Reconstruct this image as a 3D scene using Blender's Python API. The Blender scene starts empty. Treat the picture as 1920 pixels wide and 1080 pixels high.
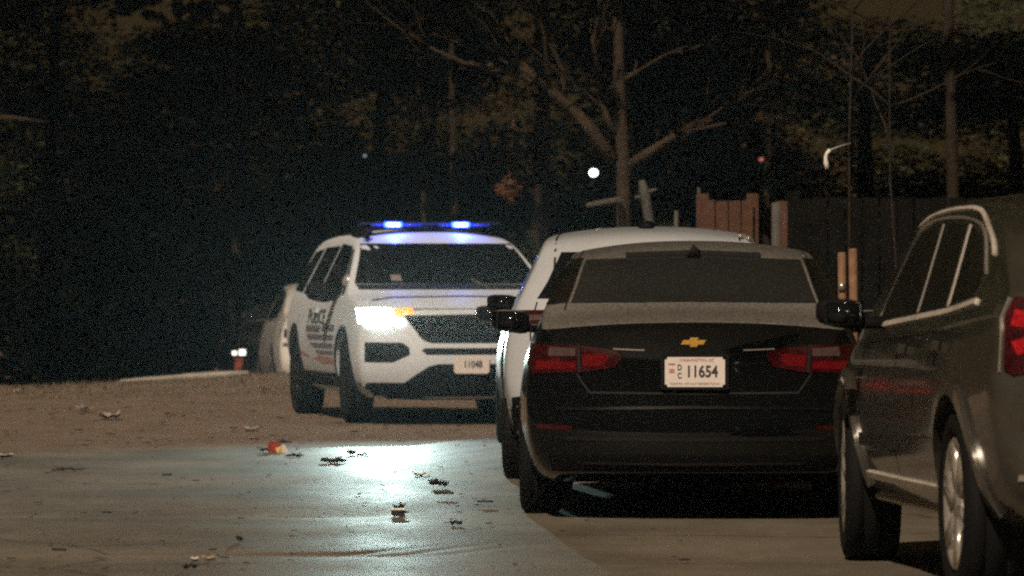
import bpy, bmesh, math, random
from mathutils import Vector, Matrix
from mathutils.bvhtree import BVHTree
R = math.radians
S = bpy.context.scene
C = S.collection

# ------------------------------------------------------------------ camera
F = 10360.0                       # focal length in pixels of a 1920 px wide frame
HC = 1.23                         # camera height
cam_d = bpy.data.cameras.new("camera"); cam = bpy.data.objects.new("camera", cam_d); C.objects.link(cam)
cam_d.sensor_width = 36.0; cam_d.lens = 36.0 * F / 1920.0
cam.location = (0, 0, HC)
cam.rotation_euler = (math.pi / 2 - math.atan(14.0 / F), 0, 0)
cam_d.clip_start = 0.5; cam_d.clip_end = 2000
cam_d.dof.use_dof = True; cam_d.dof.focus_distance = 30.0; cam_d.dof.aperture_fstop = 6.3
S.camera = cam

def P(px, py, d):                 # where a point of the photograph stands at distance d
    return Vector(((px - 960) / F * d, d, HC - (py - 526) / F * d))

# ------------------------------------------------------------------ world and lamp light
LDIR = Vector((-0.22, -0.71, 0.70)).normalized()     # towards the high street light behind the camera
w = bpy.data.worlds.new("World"); S.world = w; w.use_nodes = True
nt = w.node_tree; nt.nodes.clear()
sky = nt.nodes.new("ShaderNodeTexSky"); sky.sky_type = 'NISHITA'; sky.sun_disc = False
sky.sun_elevation = R(-4.0); sky.sun_rotation = math.atan2(LDIR.x, LDIR.y)
bg1 = nt.nodes.new("ShaderNodeBackground"); bg1.inputs[1].default_value = 0.06
nt.links.new(sky.outputs[0], bg1.inputs[0])
bg2 = nt.nodes.new("ShaderNodeBackground"); bg2.inputs[0].default_value = (1.0, 0.64, 0.25, 1); bg2.inputs[1].default_value = 0.028
ad = nt.nodes.new("ShaderNodeAddShader"); out = nt.nodes.new("ShaderNodeOutputWorld")
nt.links.new(bg1.outputs[0], ad.inputs[0]); nt.links.new(bg2.outputs[0], ad.inputs[1]); nt.links.new(ad.outputs[0], out.inputs[0])
sun_d = bpy.data.lights.new("sun", 'SUN'); sun_d.energy = 3.6; sun_d.angle = R(0.5); sun_d.color = (1.0, 0.80, 0.61)
sun = bpy.data.objects.new("sun", sun_d); C.objects.link(sun)
sun.rotation_euler = LDIR.to_track_quat('Z', 'Y').to_euler(); sun.location = (-5, -8, 12)

S.view_settings.view_transform = 'Standard'; S.view_settings.look = 'None'
S.view_settings.exposure = 0.0; S.view_settings.gamma = 1.0
S.render.engine = 'CYCLES'
S.cycles.use_denoising = False; S.cycles.pixel_filter_type = 'BLACKMAN_HARRIS'; S.cycles.filter_width = 2.3
S.cycles.max_bounces = 5; S.cycles.sample_clamp_indirect = 2.0; S.cycles.sample_clamp_direct = 60.0
S.cycles.use_adaptive_sampling = True; S.cycles.adaptive_threshold = 0.03; S.cycles.adaptive_min_samples = 10

rnd = random.Random(7)

# ------------------------------------------------------------------ materials
def mat(name, col, rough=0.5, metal=0.0, coat=0.0, var=0.0, vscale=8.0, bump=0.0, bscale=40.0, emit=None, estr=0.0, spec=0.5, col2=None, detail=6.0):
    m = bpy.data.materials.new(name); m.use_nodes = True
    n = m.node_tree; b = n.nodes["Principled BSDF"]
    b.inputs["Base Color"].default_value = (*col, 1); b.inputs["Roughness"].default_value = rough
    b.inputs["Metallic"].default_value = metal; b.inputs["Coat Weight"].default_value = coat
    b.inputs["Coat Roughness"].default_value = 0.04; b.inputs["Specular IOR Level"].default_value = spec
    if emit:
        b.inputs["Emission Color"].default_value = (*emit, 1); b.inputs["Emission Strength"].default_value = estr
    if var > 0 or bump > 0:
        tc = n.nodes.new("ShaderNodeTexCoord")
    if var > 0:
        nz = n.nodes.new("ShaderNodeTexNoise"); nz.inputs["Scale"].default_value = vscale; nz.inputs["Detail"].default_value = detail
        nz.inputs["Roughness"].default_value = 0.7
        n.links.new(tc.outputs["Object"], nz.inputs["Vector"])
        rp = n.nodes.new("ShaderNodeValToRGB"); rp.color_ramp.elements[0].position = 0.3; rp.color_ramp.elements[1].position = 0.7
        c2 = col2 or tuple(min(1, c * (1 + var)) for c in col); c1 = tuple(c * (1 - var) for c in col)
        rp.color_ramp.elements[0].color = (*c1, 1); rp.color_ramp.elements[1].color = (*c2, 1)
        n.links.new(nz.outputs["Fac"], rp.inputs[0]); n.links.new(rp.outputs[0], b.inputs["Base Color"])
        mr = n.nodes.new("ShaderNodeMapRange"); mr.inputs[3].default_value = max(0.02, rough - 0.12 * var * 2); mr.inputs[4].default_value = min(1, rough + 0.12 * var * 2)
        n.links.new(nz.outputs["Fac"], mr.inputs[0]); n.links.new(mr.outputs[0], b.inputs["Roughness"])
    if bump > 0:
        nb = n.nodes.new("ShaderNodeTexNoise"); nb.inputs["Scale"].default_value = bscale; nb.inputs["Detail"].default_value = 5
        n.links.new(tc.outputs["Object"], nb.inputs["Vector"])
        bp = n.nodes.new("ShaderNodeBump"); bp.inputs["Strength"].default_value = bump; bp.inputs["Distance"].default_value = 0.02
        n.links.new(nb.outputs["Fac"], bp.inputs["Height"]); n.links.new(bp.outputs[0], b.inputs["Normal"])
    return m

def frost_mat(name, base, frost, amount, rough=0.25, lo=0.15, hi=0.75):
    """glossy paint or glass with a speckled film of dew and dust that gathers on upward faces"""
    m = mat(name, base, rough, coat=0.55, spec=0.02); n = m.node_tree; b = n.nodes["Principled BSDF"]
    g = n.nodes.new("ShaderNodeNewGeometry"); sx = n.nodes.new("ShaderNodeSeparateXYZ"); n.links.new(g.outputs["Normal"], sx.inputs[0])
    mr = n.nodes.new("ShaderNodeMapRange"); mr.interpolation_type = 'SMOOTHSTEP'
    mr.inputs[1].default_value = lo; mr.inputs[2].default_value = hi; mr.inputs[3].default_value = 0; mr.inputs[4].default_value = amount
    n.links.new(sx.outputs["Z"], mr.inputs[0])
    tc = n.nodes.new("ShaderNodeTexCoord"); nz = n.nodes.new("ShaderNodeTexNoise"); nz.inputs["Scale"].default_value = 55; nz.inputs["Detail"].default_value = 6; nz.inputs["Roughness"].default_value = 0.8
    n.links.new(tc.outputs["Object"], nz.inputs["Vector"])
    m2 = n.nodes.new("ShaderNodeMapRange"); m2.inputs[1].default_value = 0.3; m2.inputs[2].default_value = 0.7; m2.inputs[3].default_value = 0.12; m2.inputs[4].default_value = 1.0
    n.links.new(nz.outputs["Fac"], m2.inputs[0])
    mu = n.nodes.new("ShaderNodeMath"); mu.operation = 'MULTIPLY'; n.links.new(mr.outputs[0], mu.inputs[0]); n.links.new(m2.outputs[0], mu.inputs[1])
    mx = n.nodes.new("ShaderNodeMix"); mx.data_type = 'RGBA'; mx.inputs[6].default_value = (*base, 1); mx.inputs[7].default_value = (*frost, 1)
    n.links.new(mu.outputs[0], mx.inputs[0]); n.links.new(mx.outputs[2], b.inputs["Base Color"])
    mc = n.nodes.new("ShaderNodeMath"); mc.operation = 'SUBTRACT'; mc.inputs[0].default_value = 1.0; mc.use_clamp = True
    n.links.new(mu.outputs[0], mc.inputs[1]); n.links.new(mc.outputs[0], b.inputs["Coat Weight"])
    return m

M = {}
M['white'] = mat('white_paint', (0.57, 0.625, 0.68), 0.5, coat=0.0, var=0.05, vscale=3)
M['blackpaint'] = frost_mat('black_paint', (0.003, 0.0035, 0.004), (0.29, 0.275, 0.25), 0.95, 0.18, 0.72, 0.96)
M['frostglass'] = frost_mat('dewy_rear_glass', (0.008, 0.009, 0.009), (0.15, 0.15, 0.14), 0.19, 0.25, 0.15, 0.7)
M['darkpaint'] = mat('charcoal_paint', (0.060, 0.056, 0.046), 0.22, coat=1.0, metal=0.35, var=0.25, vscale=6)
M['darkpaint'].node_tree.nodes['Principled BSDF'].inputs['Coat Roughness'].default_value = 0.05
M['silver'] = mat('silver_paint', (0.74, 0.72, 0.69), 0.35, metal=0.15, coat=0.8)
M['darkcar'] = mat('dark_blue_paint', (0.02, 0.021, 0.025), 0.3, coat=1.0)
M['white'].node_tree.nodes['Principled BSDF'].inputs['Coat Roughness'].default_value = 0.22
M['offwhite'] = mat('dusty_white_paint', (0.42, 0.45, 0.48), 0.45, coat=0.6, var=0.08, vscale=3)
M['glass'] = mat('tinted_glass', (0.006, 0.007, 0.008), 0.06, spec=0.6, var=0.2, vscale=4)
M['cladding'] = mat('black_plastic', (0.007, 0.007, 0.008), 0.6, spec=0.1, bump=0.1, bscale=300)
M['tyre'] = mat('tyre_rubber', (0.006, 0.006, 0.0065), 0.8, spec=0.2, bump=0.15, bscale=80)
M['chrome'] = mat('chrome_trim', (0.62, 0.58, 0.52), 0.24, metal=0.7, var=0.1, vscale=30)
M['rim'] = mat('alloy_rim', (0.45, 0.44, 0.42), 0.34, metal=0.9, var=0.15, vscale=20)
M['steelrim'] = mat('dark_rim', (0.02, 0.02, 0.02), 0.4, metal=0.5)
M['satin'] = mat('satin_bright_trim', (0.66, 0.60, 0.52), 0.3, metal=0.15, var=0.25, vscale=5)
M['gloss'] = mat('gloss_black_trim', (0.004, 0.004, 0.005), 0.2, coat=0.6)
M['red'] = mat('tail_lamp_red', (0.034, 0.002, 0.0035), 0.15, coat=1.0, var=0.85, vscale=14)
M['redlens'] = mat('tail_lamp_red_bright', (0.12, 0.004, 0.006), 0.12, coat=1.0, var=0.4, vscale=40)
M['redglow'] = mat('red_reflector_lens', (0.34, 0.006, 0.012), 0.15, coat=1.0, var=0.5, vscale=30)
M['clearlens'] = mat('clear_lamp_lens', (0.085, 0.055, 0.05), 0.2, coat=1.0, var=0.3, vscale=40)
M['gap'] = mat('panel_gap', (0.004, 0.004, 0.004), 0.8)
M['plate'] = mat('plate_white', (0.66, 0.60, 0.56), 0.45, var=0.08, vscale=30)
M['dustyglass'] = mat('dusty_tinted_glass', (0.012, 0.011, 0.009), 0.2, spec=0.7, var=0.3, vscale=5)
M['ink'] = mat('plate_ink', (0.02, 0.02, 0.025), 0.5)
M['inkred'] = mat('plate_red_ink', (0.40, 0.10, 0.09), 0.5)
M['inkgrey'] = mat('plate_grey_ink', (0.22, 0.18, 0.15), 0.5)
M['gold'] = mat('gold_emblem', (0.72, 0.42, 0.09), 0.3, metal=0.35, var=0.15, vscale=60)
M['grilleblack'] = mat('grille_black', (0.004, 0.0045, 0.006), 0.6, spec=0.2, bump=0.5, bscale=60)
M['decalgrey'] = mat('decal_grey', (0.15, 0.15, 0.165), 0.4, var=0.12, vscale=12)
M['decaldark'] = mat('decal_black', (0.02, 0.02, 0.022), 0.4)
M['decalred'] = mat('decal_red', (0.45, 0.25, 0.23), 0.4, var=0.15, vscale=10)
M['head'] = mat('headlamp_lit', (0.9, 0.9, 0.9), 0.2, emit=(0.66, 1.0, 0.98), estr=34.0)
M['headhot'] = mat('headlamp_projector', (0.9, 0.9, 0.9), 0.2, emit=(0.75, 1.0, 1.0), estr=55.0)
M['amber'] = mat('turn_signal_lit', (0.9, 0.4, 0.1), 0.3, emit=(1.0, 0.27, 0.045), estr=1.3)
M['led'] = mat('blue_led_lit', (0.1, 0.2, 0.9), 0.2, emit=(0.03, 0.10, 1.0), estr=5.0)
M['ledcore'] = mat('blue_led_core', (0.3, 0.6, 0.9), 0.2, emit=(0.42, 0.75, 1.0), estr=5.0)
M['bluehalo'] = mat('blue_halo_glow', (0.02, 0.03, 0.2), 0.2, emit=(0.03, 0.06, 1.0), estr=0.35)  # weak glow that stands in for the blue halo
M['bardome'] = mat('light_bar_lens', (0.02, 0.03, 0.10), 0.15, coat=1.0)
M['lamp'] = mat('far_lamp_lit', (0.9, 0.9, 0.9), 0.3, emit=(0.93, 0.98, 1.0), estr=8.0)
M['lampred'] = mat('far_red_lamp_lit', (0.7, 0.2, 0.15), 0.3, emit=(1.0, 0.32, 0.22), estr=0.45)
M['smalllamp'] = mat('small_white_lamp', (0.8, 0.8, 0.8), 0.3, emit=(1.0, 0.93, 0.82), estr=2.5)
M['redlamp'] = mat('small_red_lamp', (0.22, 0.05, 0.03), 0.3, emit=(1.0, 0.25, 0.12), estr=0.06)
M['lampdim'] = mat('dim_far_lamp', (0.7, 0.7, 0.7), 0.3, emit=(0.9, 0.92, 0.9), estr=0.25)
M['bark'] = mat('tree_bark', (0.042, 0.030, 0.020), 0.9, spec=0.15, var=0.35, vscale=7, bump=0.7, bscale=18)
M['barkdark'] = mat('dark_bark', (0.028, 0.022, 0.016), 0.9, spec=0.08, var=0.35, vscale=7, bump=0.7, bscale=18)
M['leaf'] = mat('dark_leaves', (0.042, 0.046, 0.022), 0.8, spec=0.08, var=0.5, vscale=1.5)
M['leafbrown'] = mat('brown_leaves', (0.050, 0.034, 0.016), 0.8, spec=0.08, var=0.5, vscale=1.5)
M['deadleaf'] = mat('orange_dead_leaves', (0.10, 0.04, 0.012), 0.7, var=0.4, vscale=6)
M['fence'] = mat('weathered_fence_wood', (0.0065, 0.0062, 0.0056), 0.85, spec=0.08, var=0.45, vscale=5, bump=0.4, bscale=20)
M['redwood'] = mat('reddish_wood', (0.072, 0.029, 0.013), 0.8, var=0.3, vscale=8, bump=0.4, bscale=25)
M['redpale'] = mat('pale_reddish_wood', (0.085, 0.036, 0.02), 0.8, var=0.3, vscale=8, bump=0.4, bscale=25)
M['stake'] = mat('raw_wood_stake', (0.22, 0.12, 0.065), 0.8, var=0.35, vscale=14, bump=0.3, bscale=30)
M['palewood'] = mat('pale_dead_wood', (0.07, 0.066, 0.058), 0.85, var=0.3, vscale=9, bump=0.4, bscale=25)
M['paper'] = mat('white_paper', (0.75, 0.72, 0.66), 0.6, var=0.1, vscale=30)
M['dirtypaper'] = mat('dirty_paper', (0.36, 0.30, 0.24), 0.7, var=0.25, vscale=20)
M['redpaper'] = mat('red_packaging', (0.36, 0.06, 0.04), 0.4, var=0.1, vscale=30)
M['yellow'] = mat('yellow_packaging', (0.72, 0.55, 0.22), 0.45, var=0.1, vscale=30)
M['darklitter'] = mat('dark_litter', (0.02, 0.017, 0.013), 0.8, var=0.4, vscale=30)
M['twig'] = mat('wet_twig', (0.025, 0.02, 0.014), 0.7, var=0.4, vscale=30)
M['kerb'] = mat('pale_kerb_stone', (0.30, 0.27, 0.24), 0.85, var=0.25, vscale=6, bump=0.3, bscale=20)

def ground_mat(name, cols, rough, bump, scale, spec=0.4):
    m = bpy.data.materials.new(name); m.use_nodes = True; n = m.node_tree; b = n.nodes["Principled BSDF"]
    b.inputs["Specular IOR Level"].default_value = spec
    tc = n.nodes.new("ShaderNodeTexCoord")
    mp = n.nodes.new("ShaderNodeMapping"); mp.inputs["Scale"].default_value = (1, 0.35, 1); n.links.new(tc.outputs["Object"], mp.inputs[0])
    a = n.nodes.new("ShaderNodeTexNoise"); a.inputs["Scale"].default_value = scale; a.inputs["Detail"].default_value = 10; a.inputs["Roughness"].default_value = 0.75
    n.links.new(mp.outputs[0], a.inputs["Vector"])
    f = n.nodes.new("ShaderNodeTexNoise"); f.inputs["Scale"].default_value = 90; f.inputs["Detail"].default_value = 3; n.links.new(tc.outputs["Object"], f.inputs["Vector"])
    mix = n.nodes.new("ShaderNodeMath"); mix.operation = 'MULTIPLY_ADD'; mix.inputs[1].default_value = 0.35; n.links.new(f.outputs["Fac"], mix.inputs[0])
    sc = n.nodes.new("ShaderNodeMath"); sc.operation = 'MULTIPLY'; sc.inputs[1].default_value = 0.65; n.links.new(a.outputs["Fac"], sc.inputs[0]); n.links.new(sc.outputs[0], mix.inputs[2])
    rp = n.nodes.new("ShaderNodeValToRGB"); e = rp.color_ramp.elements
    e[0].position = 0.32; e[0].color = (*cols[0], 1); e[1].position = 0.68; e[1].color = (*cols[2], 1)
    k = e.new(0.5); k.color = (*cols[1], 1)
    n.links.new(mix.outputs[0], rp.inputs[0]); n.links.new(rp.outputs[0], b.inputs["Base Color"])
    mr = n.nodes.new("ShaderNodeMapRange"); mr.inputs[1].default_value = 0.3; mr.inputs[2].default_value = 0.7; mr.inputs[3].default_value = rough - 0.1; mr.inputs[4].default_value = rough + 0.1
    n.links.new(a.outputs["Fac"], mr.inputs[0]); n.links.new(mr.outputs[0], b.inputs["Roughness"])
    bp = n.nodes.new("ShaderNodeBump"); bp.inputs["Strength"].default_value = bump; bp.inputs["Distance"].default_value = 0.01
    n.links.new(mix.outputs[0], bp.inputs["Height"]); n.links.new(bp.outputs[0], b.inputs["Normal"])
    return m
def add_cracks(m, scale, width):
    n = m.node_tree; b = n.nodes['Principled BSDF']; src = b.inputs['Base Color'].links[0].from_socket
    tc = n.nodes.new('ShaderNodeTexCoord'); nz = n.nodes.new('ShaderNodeTexNoise'); nz.inputs['Scale'].default_value = 1.6; nz.inputs['Detail'].default_value = 6
    n.links.new(tc.outputs['Object'], nz.inputs['Vector'])
    mx = n.nodes.new('ShaderNodeMix'); mx.data_type = 'VECTOR'; mx.inputs[0].default_value = 0.35
    n.links.new(tc.outputs['Object'], mx.inputs[4]); n.links.new(nz.outputs['Color'], mx.inputs[5])
    vo = n.nodes.new('ShaderNodeTexVoronoi'); vo.feature = 'DISTANCE_TO_EDGE'; vo.inputs['Scale'].default_value = scale
    n.links.new(mx.outputs[1], vo.inputs['Vector'])
    mr = n.nodes.new('ShaderNodeMapRange'); mr.inputs[1].default_value = 0.0; mr.inputs[2].default_value = width; mr.inputs[3].default_value = 0.45; mr.inputs[4].default_value = 1.0
    n.links.new(vo.outputs['Distance'], mr.inputs[0])
    # broad worn patches
    pn = n.nodes.new('ShaderNodeTexNoise'); pn.inputs['Scale'].default_value = 0.55; pn.inputs['Detail'].default_value = 3; n.links.new(tc.outputs['Object'], pn.inputs['Vector'])
    pr = n.nodes.new('ShaderNodeMapRange'); pr.inputs[1].default_value = 0.35; pr.inputs[2].default_value = 0.65; pr.inputs[3].default_value = 0.78; pr.inputs[4].default_value = 1.12
    n.links.new(pn.outputs['Fac'], pr.inputs[0])
    mm = n.nodes.new('ShaderNodeMath'); mm.operation = 'MULTIPLY'; n.links.new(mr.outputs[0], mm.inputs[0]); n.links.new(pr.outputs[0], mm.inputs[1])
    sc = n.nodes.new('ShaderNodeVectorMath'); sc.operation = 'SCALE'; n.links.new(src, sc.inputs[0]); n.links.new(mm.outputs[0], sc.inputs['Scale'])
    n.links.new(sc.outputs[0], b.inputs['Base Color'])
M['dirt'] = ground_mat('dirty_brown_ground', [(0.10, 0.078, 0.058), (0.165, 0.128, 0.098), (0.21, 0.165, 0.128)], 0.88, 0.15, 2.2, 0.08)
M['asphalt'] = ground_mat('worn_grey_asphalt', [(0.095, 0.081, 0.062), (0.132, 0.114, 0.088), (0.18, 0.158, 0.126)], 0.60, 0.22, 1.3, 0.2)

add_cracks(M['asphalt'], 0.55, 0.012)
# ------------------------------------------------------------------ object helpers
def obj(name, bm_or_me, material=None, parent=None, smooth=True, **props):
    if isinstance(bm_or_me, bmesh.types.BMesh):
        me = bpy.data.meshes.new(name); bm_or_me.to_mesh(me); bm_or_me.free()
    else:
        me = bm_or_me
    if material: 
        me.materials.clear(); me.materials.append(material)
    if smooth:
        me.polygons.foreach_set("use_smooth", [True] * len(me.polygons))
    o = bpy.data.objects.new(name, me); C.objects.link(o)
    if parent: o.parent = parent
    for k, v in props.items(): o[k] = v
    return o

def thing(name, label, cat, loc=(0, 0, 0), rz=0.0, group=None):
    o = bpy.data.objects.new(name, None); C.objects.link(o); o.empty_display_size = 0.2
    o.location = loc; o.rotation_euler = (0, 0, rz); o['label'] = label; o['category'] = cat
    if group: o['group'] = group
    return o

def tag(o, label, cat, group=None):
    o['label'] = label; o['category'] = cat
    if group: o['group'] = group
    return o

def box(bm, x0, x1, y0, y1, z0, z1, bevel=0.0):
    vs = bmesh.ops.create_cube(bm, size=1.0)['verts']
    for v in vs:
        v.co = Vector((x0 + (v.co.x + .5) * (x1 - x0), y0 + (v.co.y + .5) * (y1 - y0), z0 + (v.co.z + .5) * (z1 - z0)))
    if bevel > 0:
        es = list({e for v in vs for e in v.link_edges})
        bmesh.ops.bevel(bm, geom=es, offset=bevel, segments=2, affect='EDGES')
    return vs

def tube(bm, pts, rads, seg=8, wob=0.0):
    pts = [Vector(p) for p in pts]; rings = []
    up = Vector((0.3, 1, 0.2)).normalized()
    for i, p in enumerate(pts):
        t = (pts[min(i + 1, len(pts) - 1)] - pts[max(i - 1, 0)]).normalized()
        a = t.cross(up)
        if a.length < 0.05: a = t.cross(Vector((1, 0, 0)))
        a.normalize(); b = t.cross(a)
        ring = []
        for k in range(seg):
            th = 2 * math.pi * k / seg; r = rads[i] * (1 + wob * (rnd.random() - .5))
            ring.append(bm.verts.new(p + a * math.cos(th) * r + b * math.sin(th) * r))
        rings.append(ring)
    for r0, r1 in zip(rings, rings[1:]):
        for k in range(seg):
            bm.faces.new((r0[k], r0[(k + 1) % seg], r1[(k + 1) % seg], r1[k]))
    bm.faces.new(rings[0][::-1]); bm.faces.new(rings[-1])

def lathe(bm, prof, seg=40, axis='X'):
    """profile of (offset along axis, radius)"""
    rings = []
    for a, r in prof:
        ring = []
        for k in range(seg):
            th = 2 * math.pi * k / seg
            ring.append(bm.verts.new((a, r * math.cos(th), r * math.sin(th))))
        rings.append(ring)
    for r0, r1 in zip(rings, rings[1:]):
        for k in range(seg):
            bm.faces.new((r0[k], r0[(k + 1) % seg], r1[(k + 1) % seg], r1[k]))
    return rings

def interp(tab, x):
    if x <= tab[0][0]: return tab[0][1]
    for (a, b), (c, d) in zip(tab, tab[1:]):
        if x <= c:
            t = (x - a) / (c - a); return b + (d - b) * t
    return tab[-1][1]

def sinterp(tab, x):              # Catmull-Rom through the table
    n = len(tab)
    if x <= tab[0][0]: return tab[0][1]
    if x >= tab[-1][0]: return tab[-1][1]
    for i in range(n - 1):
        if x <= tab[i + 1][0]:
            x0, y0 = tab[i]; x1, y1 = tab[i + 1]; h = x1 - x0; t = (x - x0) / h
            def sl(j):
                if j <= 0: return (tab[1][1] - tab[0][1]) / (tab[1][0] - tab[0][0])
                if j >= n - 1: return (tab[-1][1] - tab[-2][1]) / (tab[-1][0] - tab[-2][0])
                return (tab[j + 1][1] - tab[j - 1][1]) / (tab[j + 1][0] - tab[j - 1][0])
            m0, m1 = sl(i) * h, sl(i + 1) * h
            return (2*t**3 - 3*t**2 + 1) * y0 + (t**3 - 2*t**2 + t) * m0 + (-2*t**3 + 3*t**2) * y1 + (t**3 - t**2) * m1

# ------------------------------------------------------------------ car bodies
class Car:
    """local frame: x to the car's right, y forward, z up, origin on the ground at mid length"""
    def __init__(s, root, **k):
        s.root = root; s.__dict__.update(k)
    def surf(s, u, v, kw):
        y0 = v
        zt = sinterp(s.top, y0); zb = interp(s.bot, y0)
        crown = interp(s.crown, y0) * abs(u) ** 2.5
        zt2 = zt - crown
        belt = min(interp(s.belt, y0), zt2 - 0.035)
        z = zb + kw * (belt - zb) if kw <= 1 else belt + (kw - 1) * (zt2 - belt)
        if kw <= 1:
            rel = kw * (belt - zb) / (interp(s.belt, y0) - zb)
            hw = s.W * interp(s.side, rel)
        else:
            t = (z - belt) / max(0.01, s.zroof - interp(s.belt, y0))
            hw = s.W * interp(s.side, min(1, (belt - zb) / (interp(s.belt, y0) - zb)))
            hw = hw + (s.wroof - hw) * min(1, t * (1.0 if t < 1 else 1))
        hw *= interp(s.plan, y0)
        y = y0
        tR = max(0.0, 1 - (y0 - s.yr) / 0.9) ** 1.6; tF = max(0.0, 1 - (s.yf - y0) / 0.9) ** 1.6
        y += tR * (interp(s.rear, z) + s.cr * abs(u) ** 3) - tF * (interp(s.front, z) + s.cf * abs(u) ** 3)
        return Vector((u * hw, y, z))
    def build(s, material, arch=True):
        us = [-1, -.86, -.6, -.3, 0, .3, .6, .86, 1]
        ks = [0, .12, .3, .5, .7, .88, 1.0, 1.15, 1.4, 1.7, 1.9, 2.0]
        vs = s.stations
        bm = bmesh.new(); idx = {}
        nu, nv, nk = len(us) - 1, len(vs) - 1, len(ks) - 1
        def V(i, j, k):
            if (i, j, k) not in idx: idx[(i, j, k)] = bm.verts.new(s.surf(us[i], vs[j], ks[k]))
            return idx[(i, j, k)]
        def q(*a):
            bm.faces.new([V(*p) for p in a])
        for i in range(nu):
            for j in range(nv):
                q((i, j, nk), (i + 1, j, nk), (i + 1, j + 1, nk), (i, j + 1, nk))
                q((i, j, 0), (i, j + 1, 0), (i + 1, j + 1, 0), (i + 1, j, 0))
        for j in range(nv):
            for k in range(nk):
                q((0, j, k), (0, j, k + 1), (0, j + 1, k + 1), (0, j + 1, k))
                q((nu, j, k), (nu, j + 1, k), (nu, j + 1, k + 1), (nu, j, k + 1))
        for i in range(nu):
            for k in range(nk):
                q((i, 0, k), (i + 1, 0, k), (i + 1, 0, k + 1), (i, 0, k + 1))
                q((i, nv, k), (i, nv, k + 1), (i + 1, nv, k + 1), (i + 1, nv, k))
        bmesh.ops.recalc_face_normals(bm, faces=bm.faces)
        me = bpy.data.meshes.new("body"); bm.to_mesh(me); bm.free()
        o = bpy.data.objects.new("body", me); C.objects.link(o)
        m = o.modifiers.new("s", 'SUBSURF'); m.levels = 2; m.render_levels = 2
        dg = bpy.context.evaluated_depsgraph_get(); dg.update()
        sm = bpy.data.meshes.new_from_object(o.evaluated_get(dg))
        s.bvh = BVHTree.FromPolygons([v.co.copy() for v in sm.vertices], [tuple(p.vertices) for p in sm.polygons])
        o.modifiers.clear(); o.data = sm
        if arch:
            bc = bmesh.new()
            for yy, rr in s.wheels:
                for sg in (-1, 1):
                    ret = bmesh.ops.create_cone(bc, cap_ends=True, segments=40, radius1=rr, radius2=rr, depth=0.62)
                    for v in ret['verts']:
                        v.co = Vector((sg * s.W * 1.0 + v.co.z * 1.0, yy + v.co.x, s.rt * 0.98 + v.co.y))
                    for v in ret['verts']: v.co.x += 0
            cm = bpy.data.meshes.new("cut"); bc.to_mesh(cm); bc.free()
            co = bpy.data.objects.new("cut", cm); C.objects.link(co)
            b = o.modifiers.new("b", 'BOOLEAN'); b.object = co; b.operation = 'DIFFERENCE'; b.solver = 'EXACT'
            dg = bpy.context.evaluated_depsgraph_get(); dg.update()
            bmz = bpy.data.meshes.new_from_object(o.evaluated_get(dg))
            o.modifiers.clear()
            if len(bmz.polygons) > 500: o.data = bmz
            bpy.data.objects.remove(co); 
        me = o.data; me.name = "body"; me.materials.clear(); me.materials.append(material)
        me.polygons.foreach_set("use_smooth", [True] * len(me.polygons))
        md = o.modifiers.new("e", 'EDGE_SPLIT'); md.split_angle = R(38)
        o.parent = s.root; s.body = o
        return o
    # --- a skin laid on the body: polygon in a view plane, projected along that view's axis
    def ray(s, view, a, b):
        if view == 'rear': o, d = Vector((a, -12, b)), Vector((0, 1, 0))
        elif view == 'front': o, d = Vector((a, 12, b)), Vector((0, -1, 0))
        elif view == 'left': o, d = Vector((-12, a, b)), Vector((1, 0, 0))
        elif view == 'right': o, d = Vector((12, a, b)), Vector((-1, 0, 0))
        else: o, d = Vector((a, b, 12)), Vector((0, 0, -1))
        h = s.bvh.ray_cast(o, d)
        if h[0] is None:
            c = o + d * (12 - (abs(s.W) if view in ('left', 'right') else 2.3)); h = s.bvh.find_nearest(c)
        n = h[1]
        if n.dot(d) > 0: n = -n
        return h[0], n
    def skin(s, name, polys, view, material, off=0.004, depth=0.012, cell=0.06, parent=None, mirror=False, **props):
        if polys and not isinstance(polys[0][0], (tuple, list)): polys = [polys]
        bm = bmesh.new()
        for poly in polys:
            if mirror: poly = [(-a, b) for a, b in poly][::-1]
            f = bm.faces.new([bm.verts.new((a, b, 0)) for a, b in poly])
            if len(poly) > 4: bmesh.ops.triangulate(bm, faces=[f])
        if cell:
            xs = [v.co.x for v in bm.verts]; ys = [v.co.y for v in bm.verts]
            for ax, lo, hi in ((0, min(xs), max(xs)), (1, min(ys), max(ys))):
                n = int((hi - lo) / cell)
                for i in range(1, n + 1):
                    co = Vector((0, 0, 0)); no = Vector((0, 0, 0)); co[ax] = lo + (hi - lo) * i / (n + 1); no[ax] = 1
                    bmesh.ops.bisect_plane(bm, geom=bm.verts[:] + bm.edges[:] + bm.faces[:], plane_co=co, plane_no=no, dist=1e-5)
        bmesh.ops.remove_doubles(bm, verts=bm.verts, dist=1e-4)
        nm = {}
        for v in bm.verts:
            p, n = s.ray(view, v.co.x, v.co.y); nm[v] = n; v.co = p + n * off
        bmesh.ops.recalc_face_normals(bm, faces=bm.faces)
        bm.normal_update()
        c = sum((f.normal.dot(nm[f.verts[0]]) for f in bm.faces))
        if c < 0: bmesh.ops.reverse_faces(bm, faces=bm.faces)
        be = [e for e in bm.edges if e.is_boundary]
        if depth:
            src = {v: nm[v] for e in be for v in e.verts}
            ret = bmesh.ops.extrude_edge_only(bm, edges=be)
            nv = [g for g in ret['geom'] if isinstance(g, bmesh.types.BMVert)]
            for v in nv:
                best = None
                for e in v.link_edges:
                    ov = e.other_vert(v)
                    if ov in src: best = src[ov]; break
                if best is not None: v.co = v.co - best * depth
        o = obj(name, bm, material, parent or s.root, **props)
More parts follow.
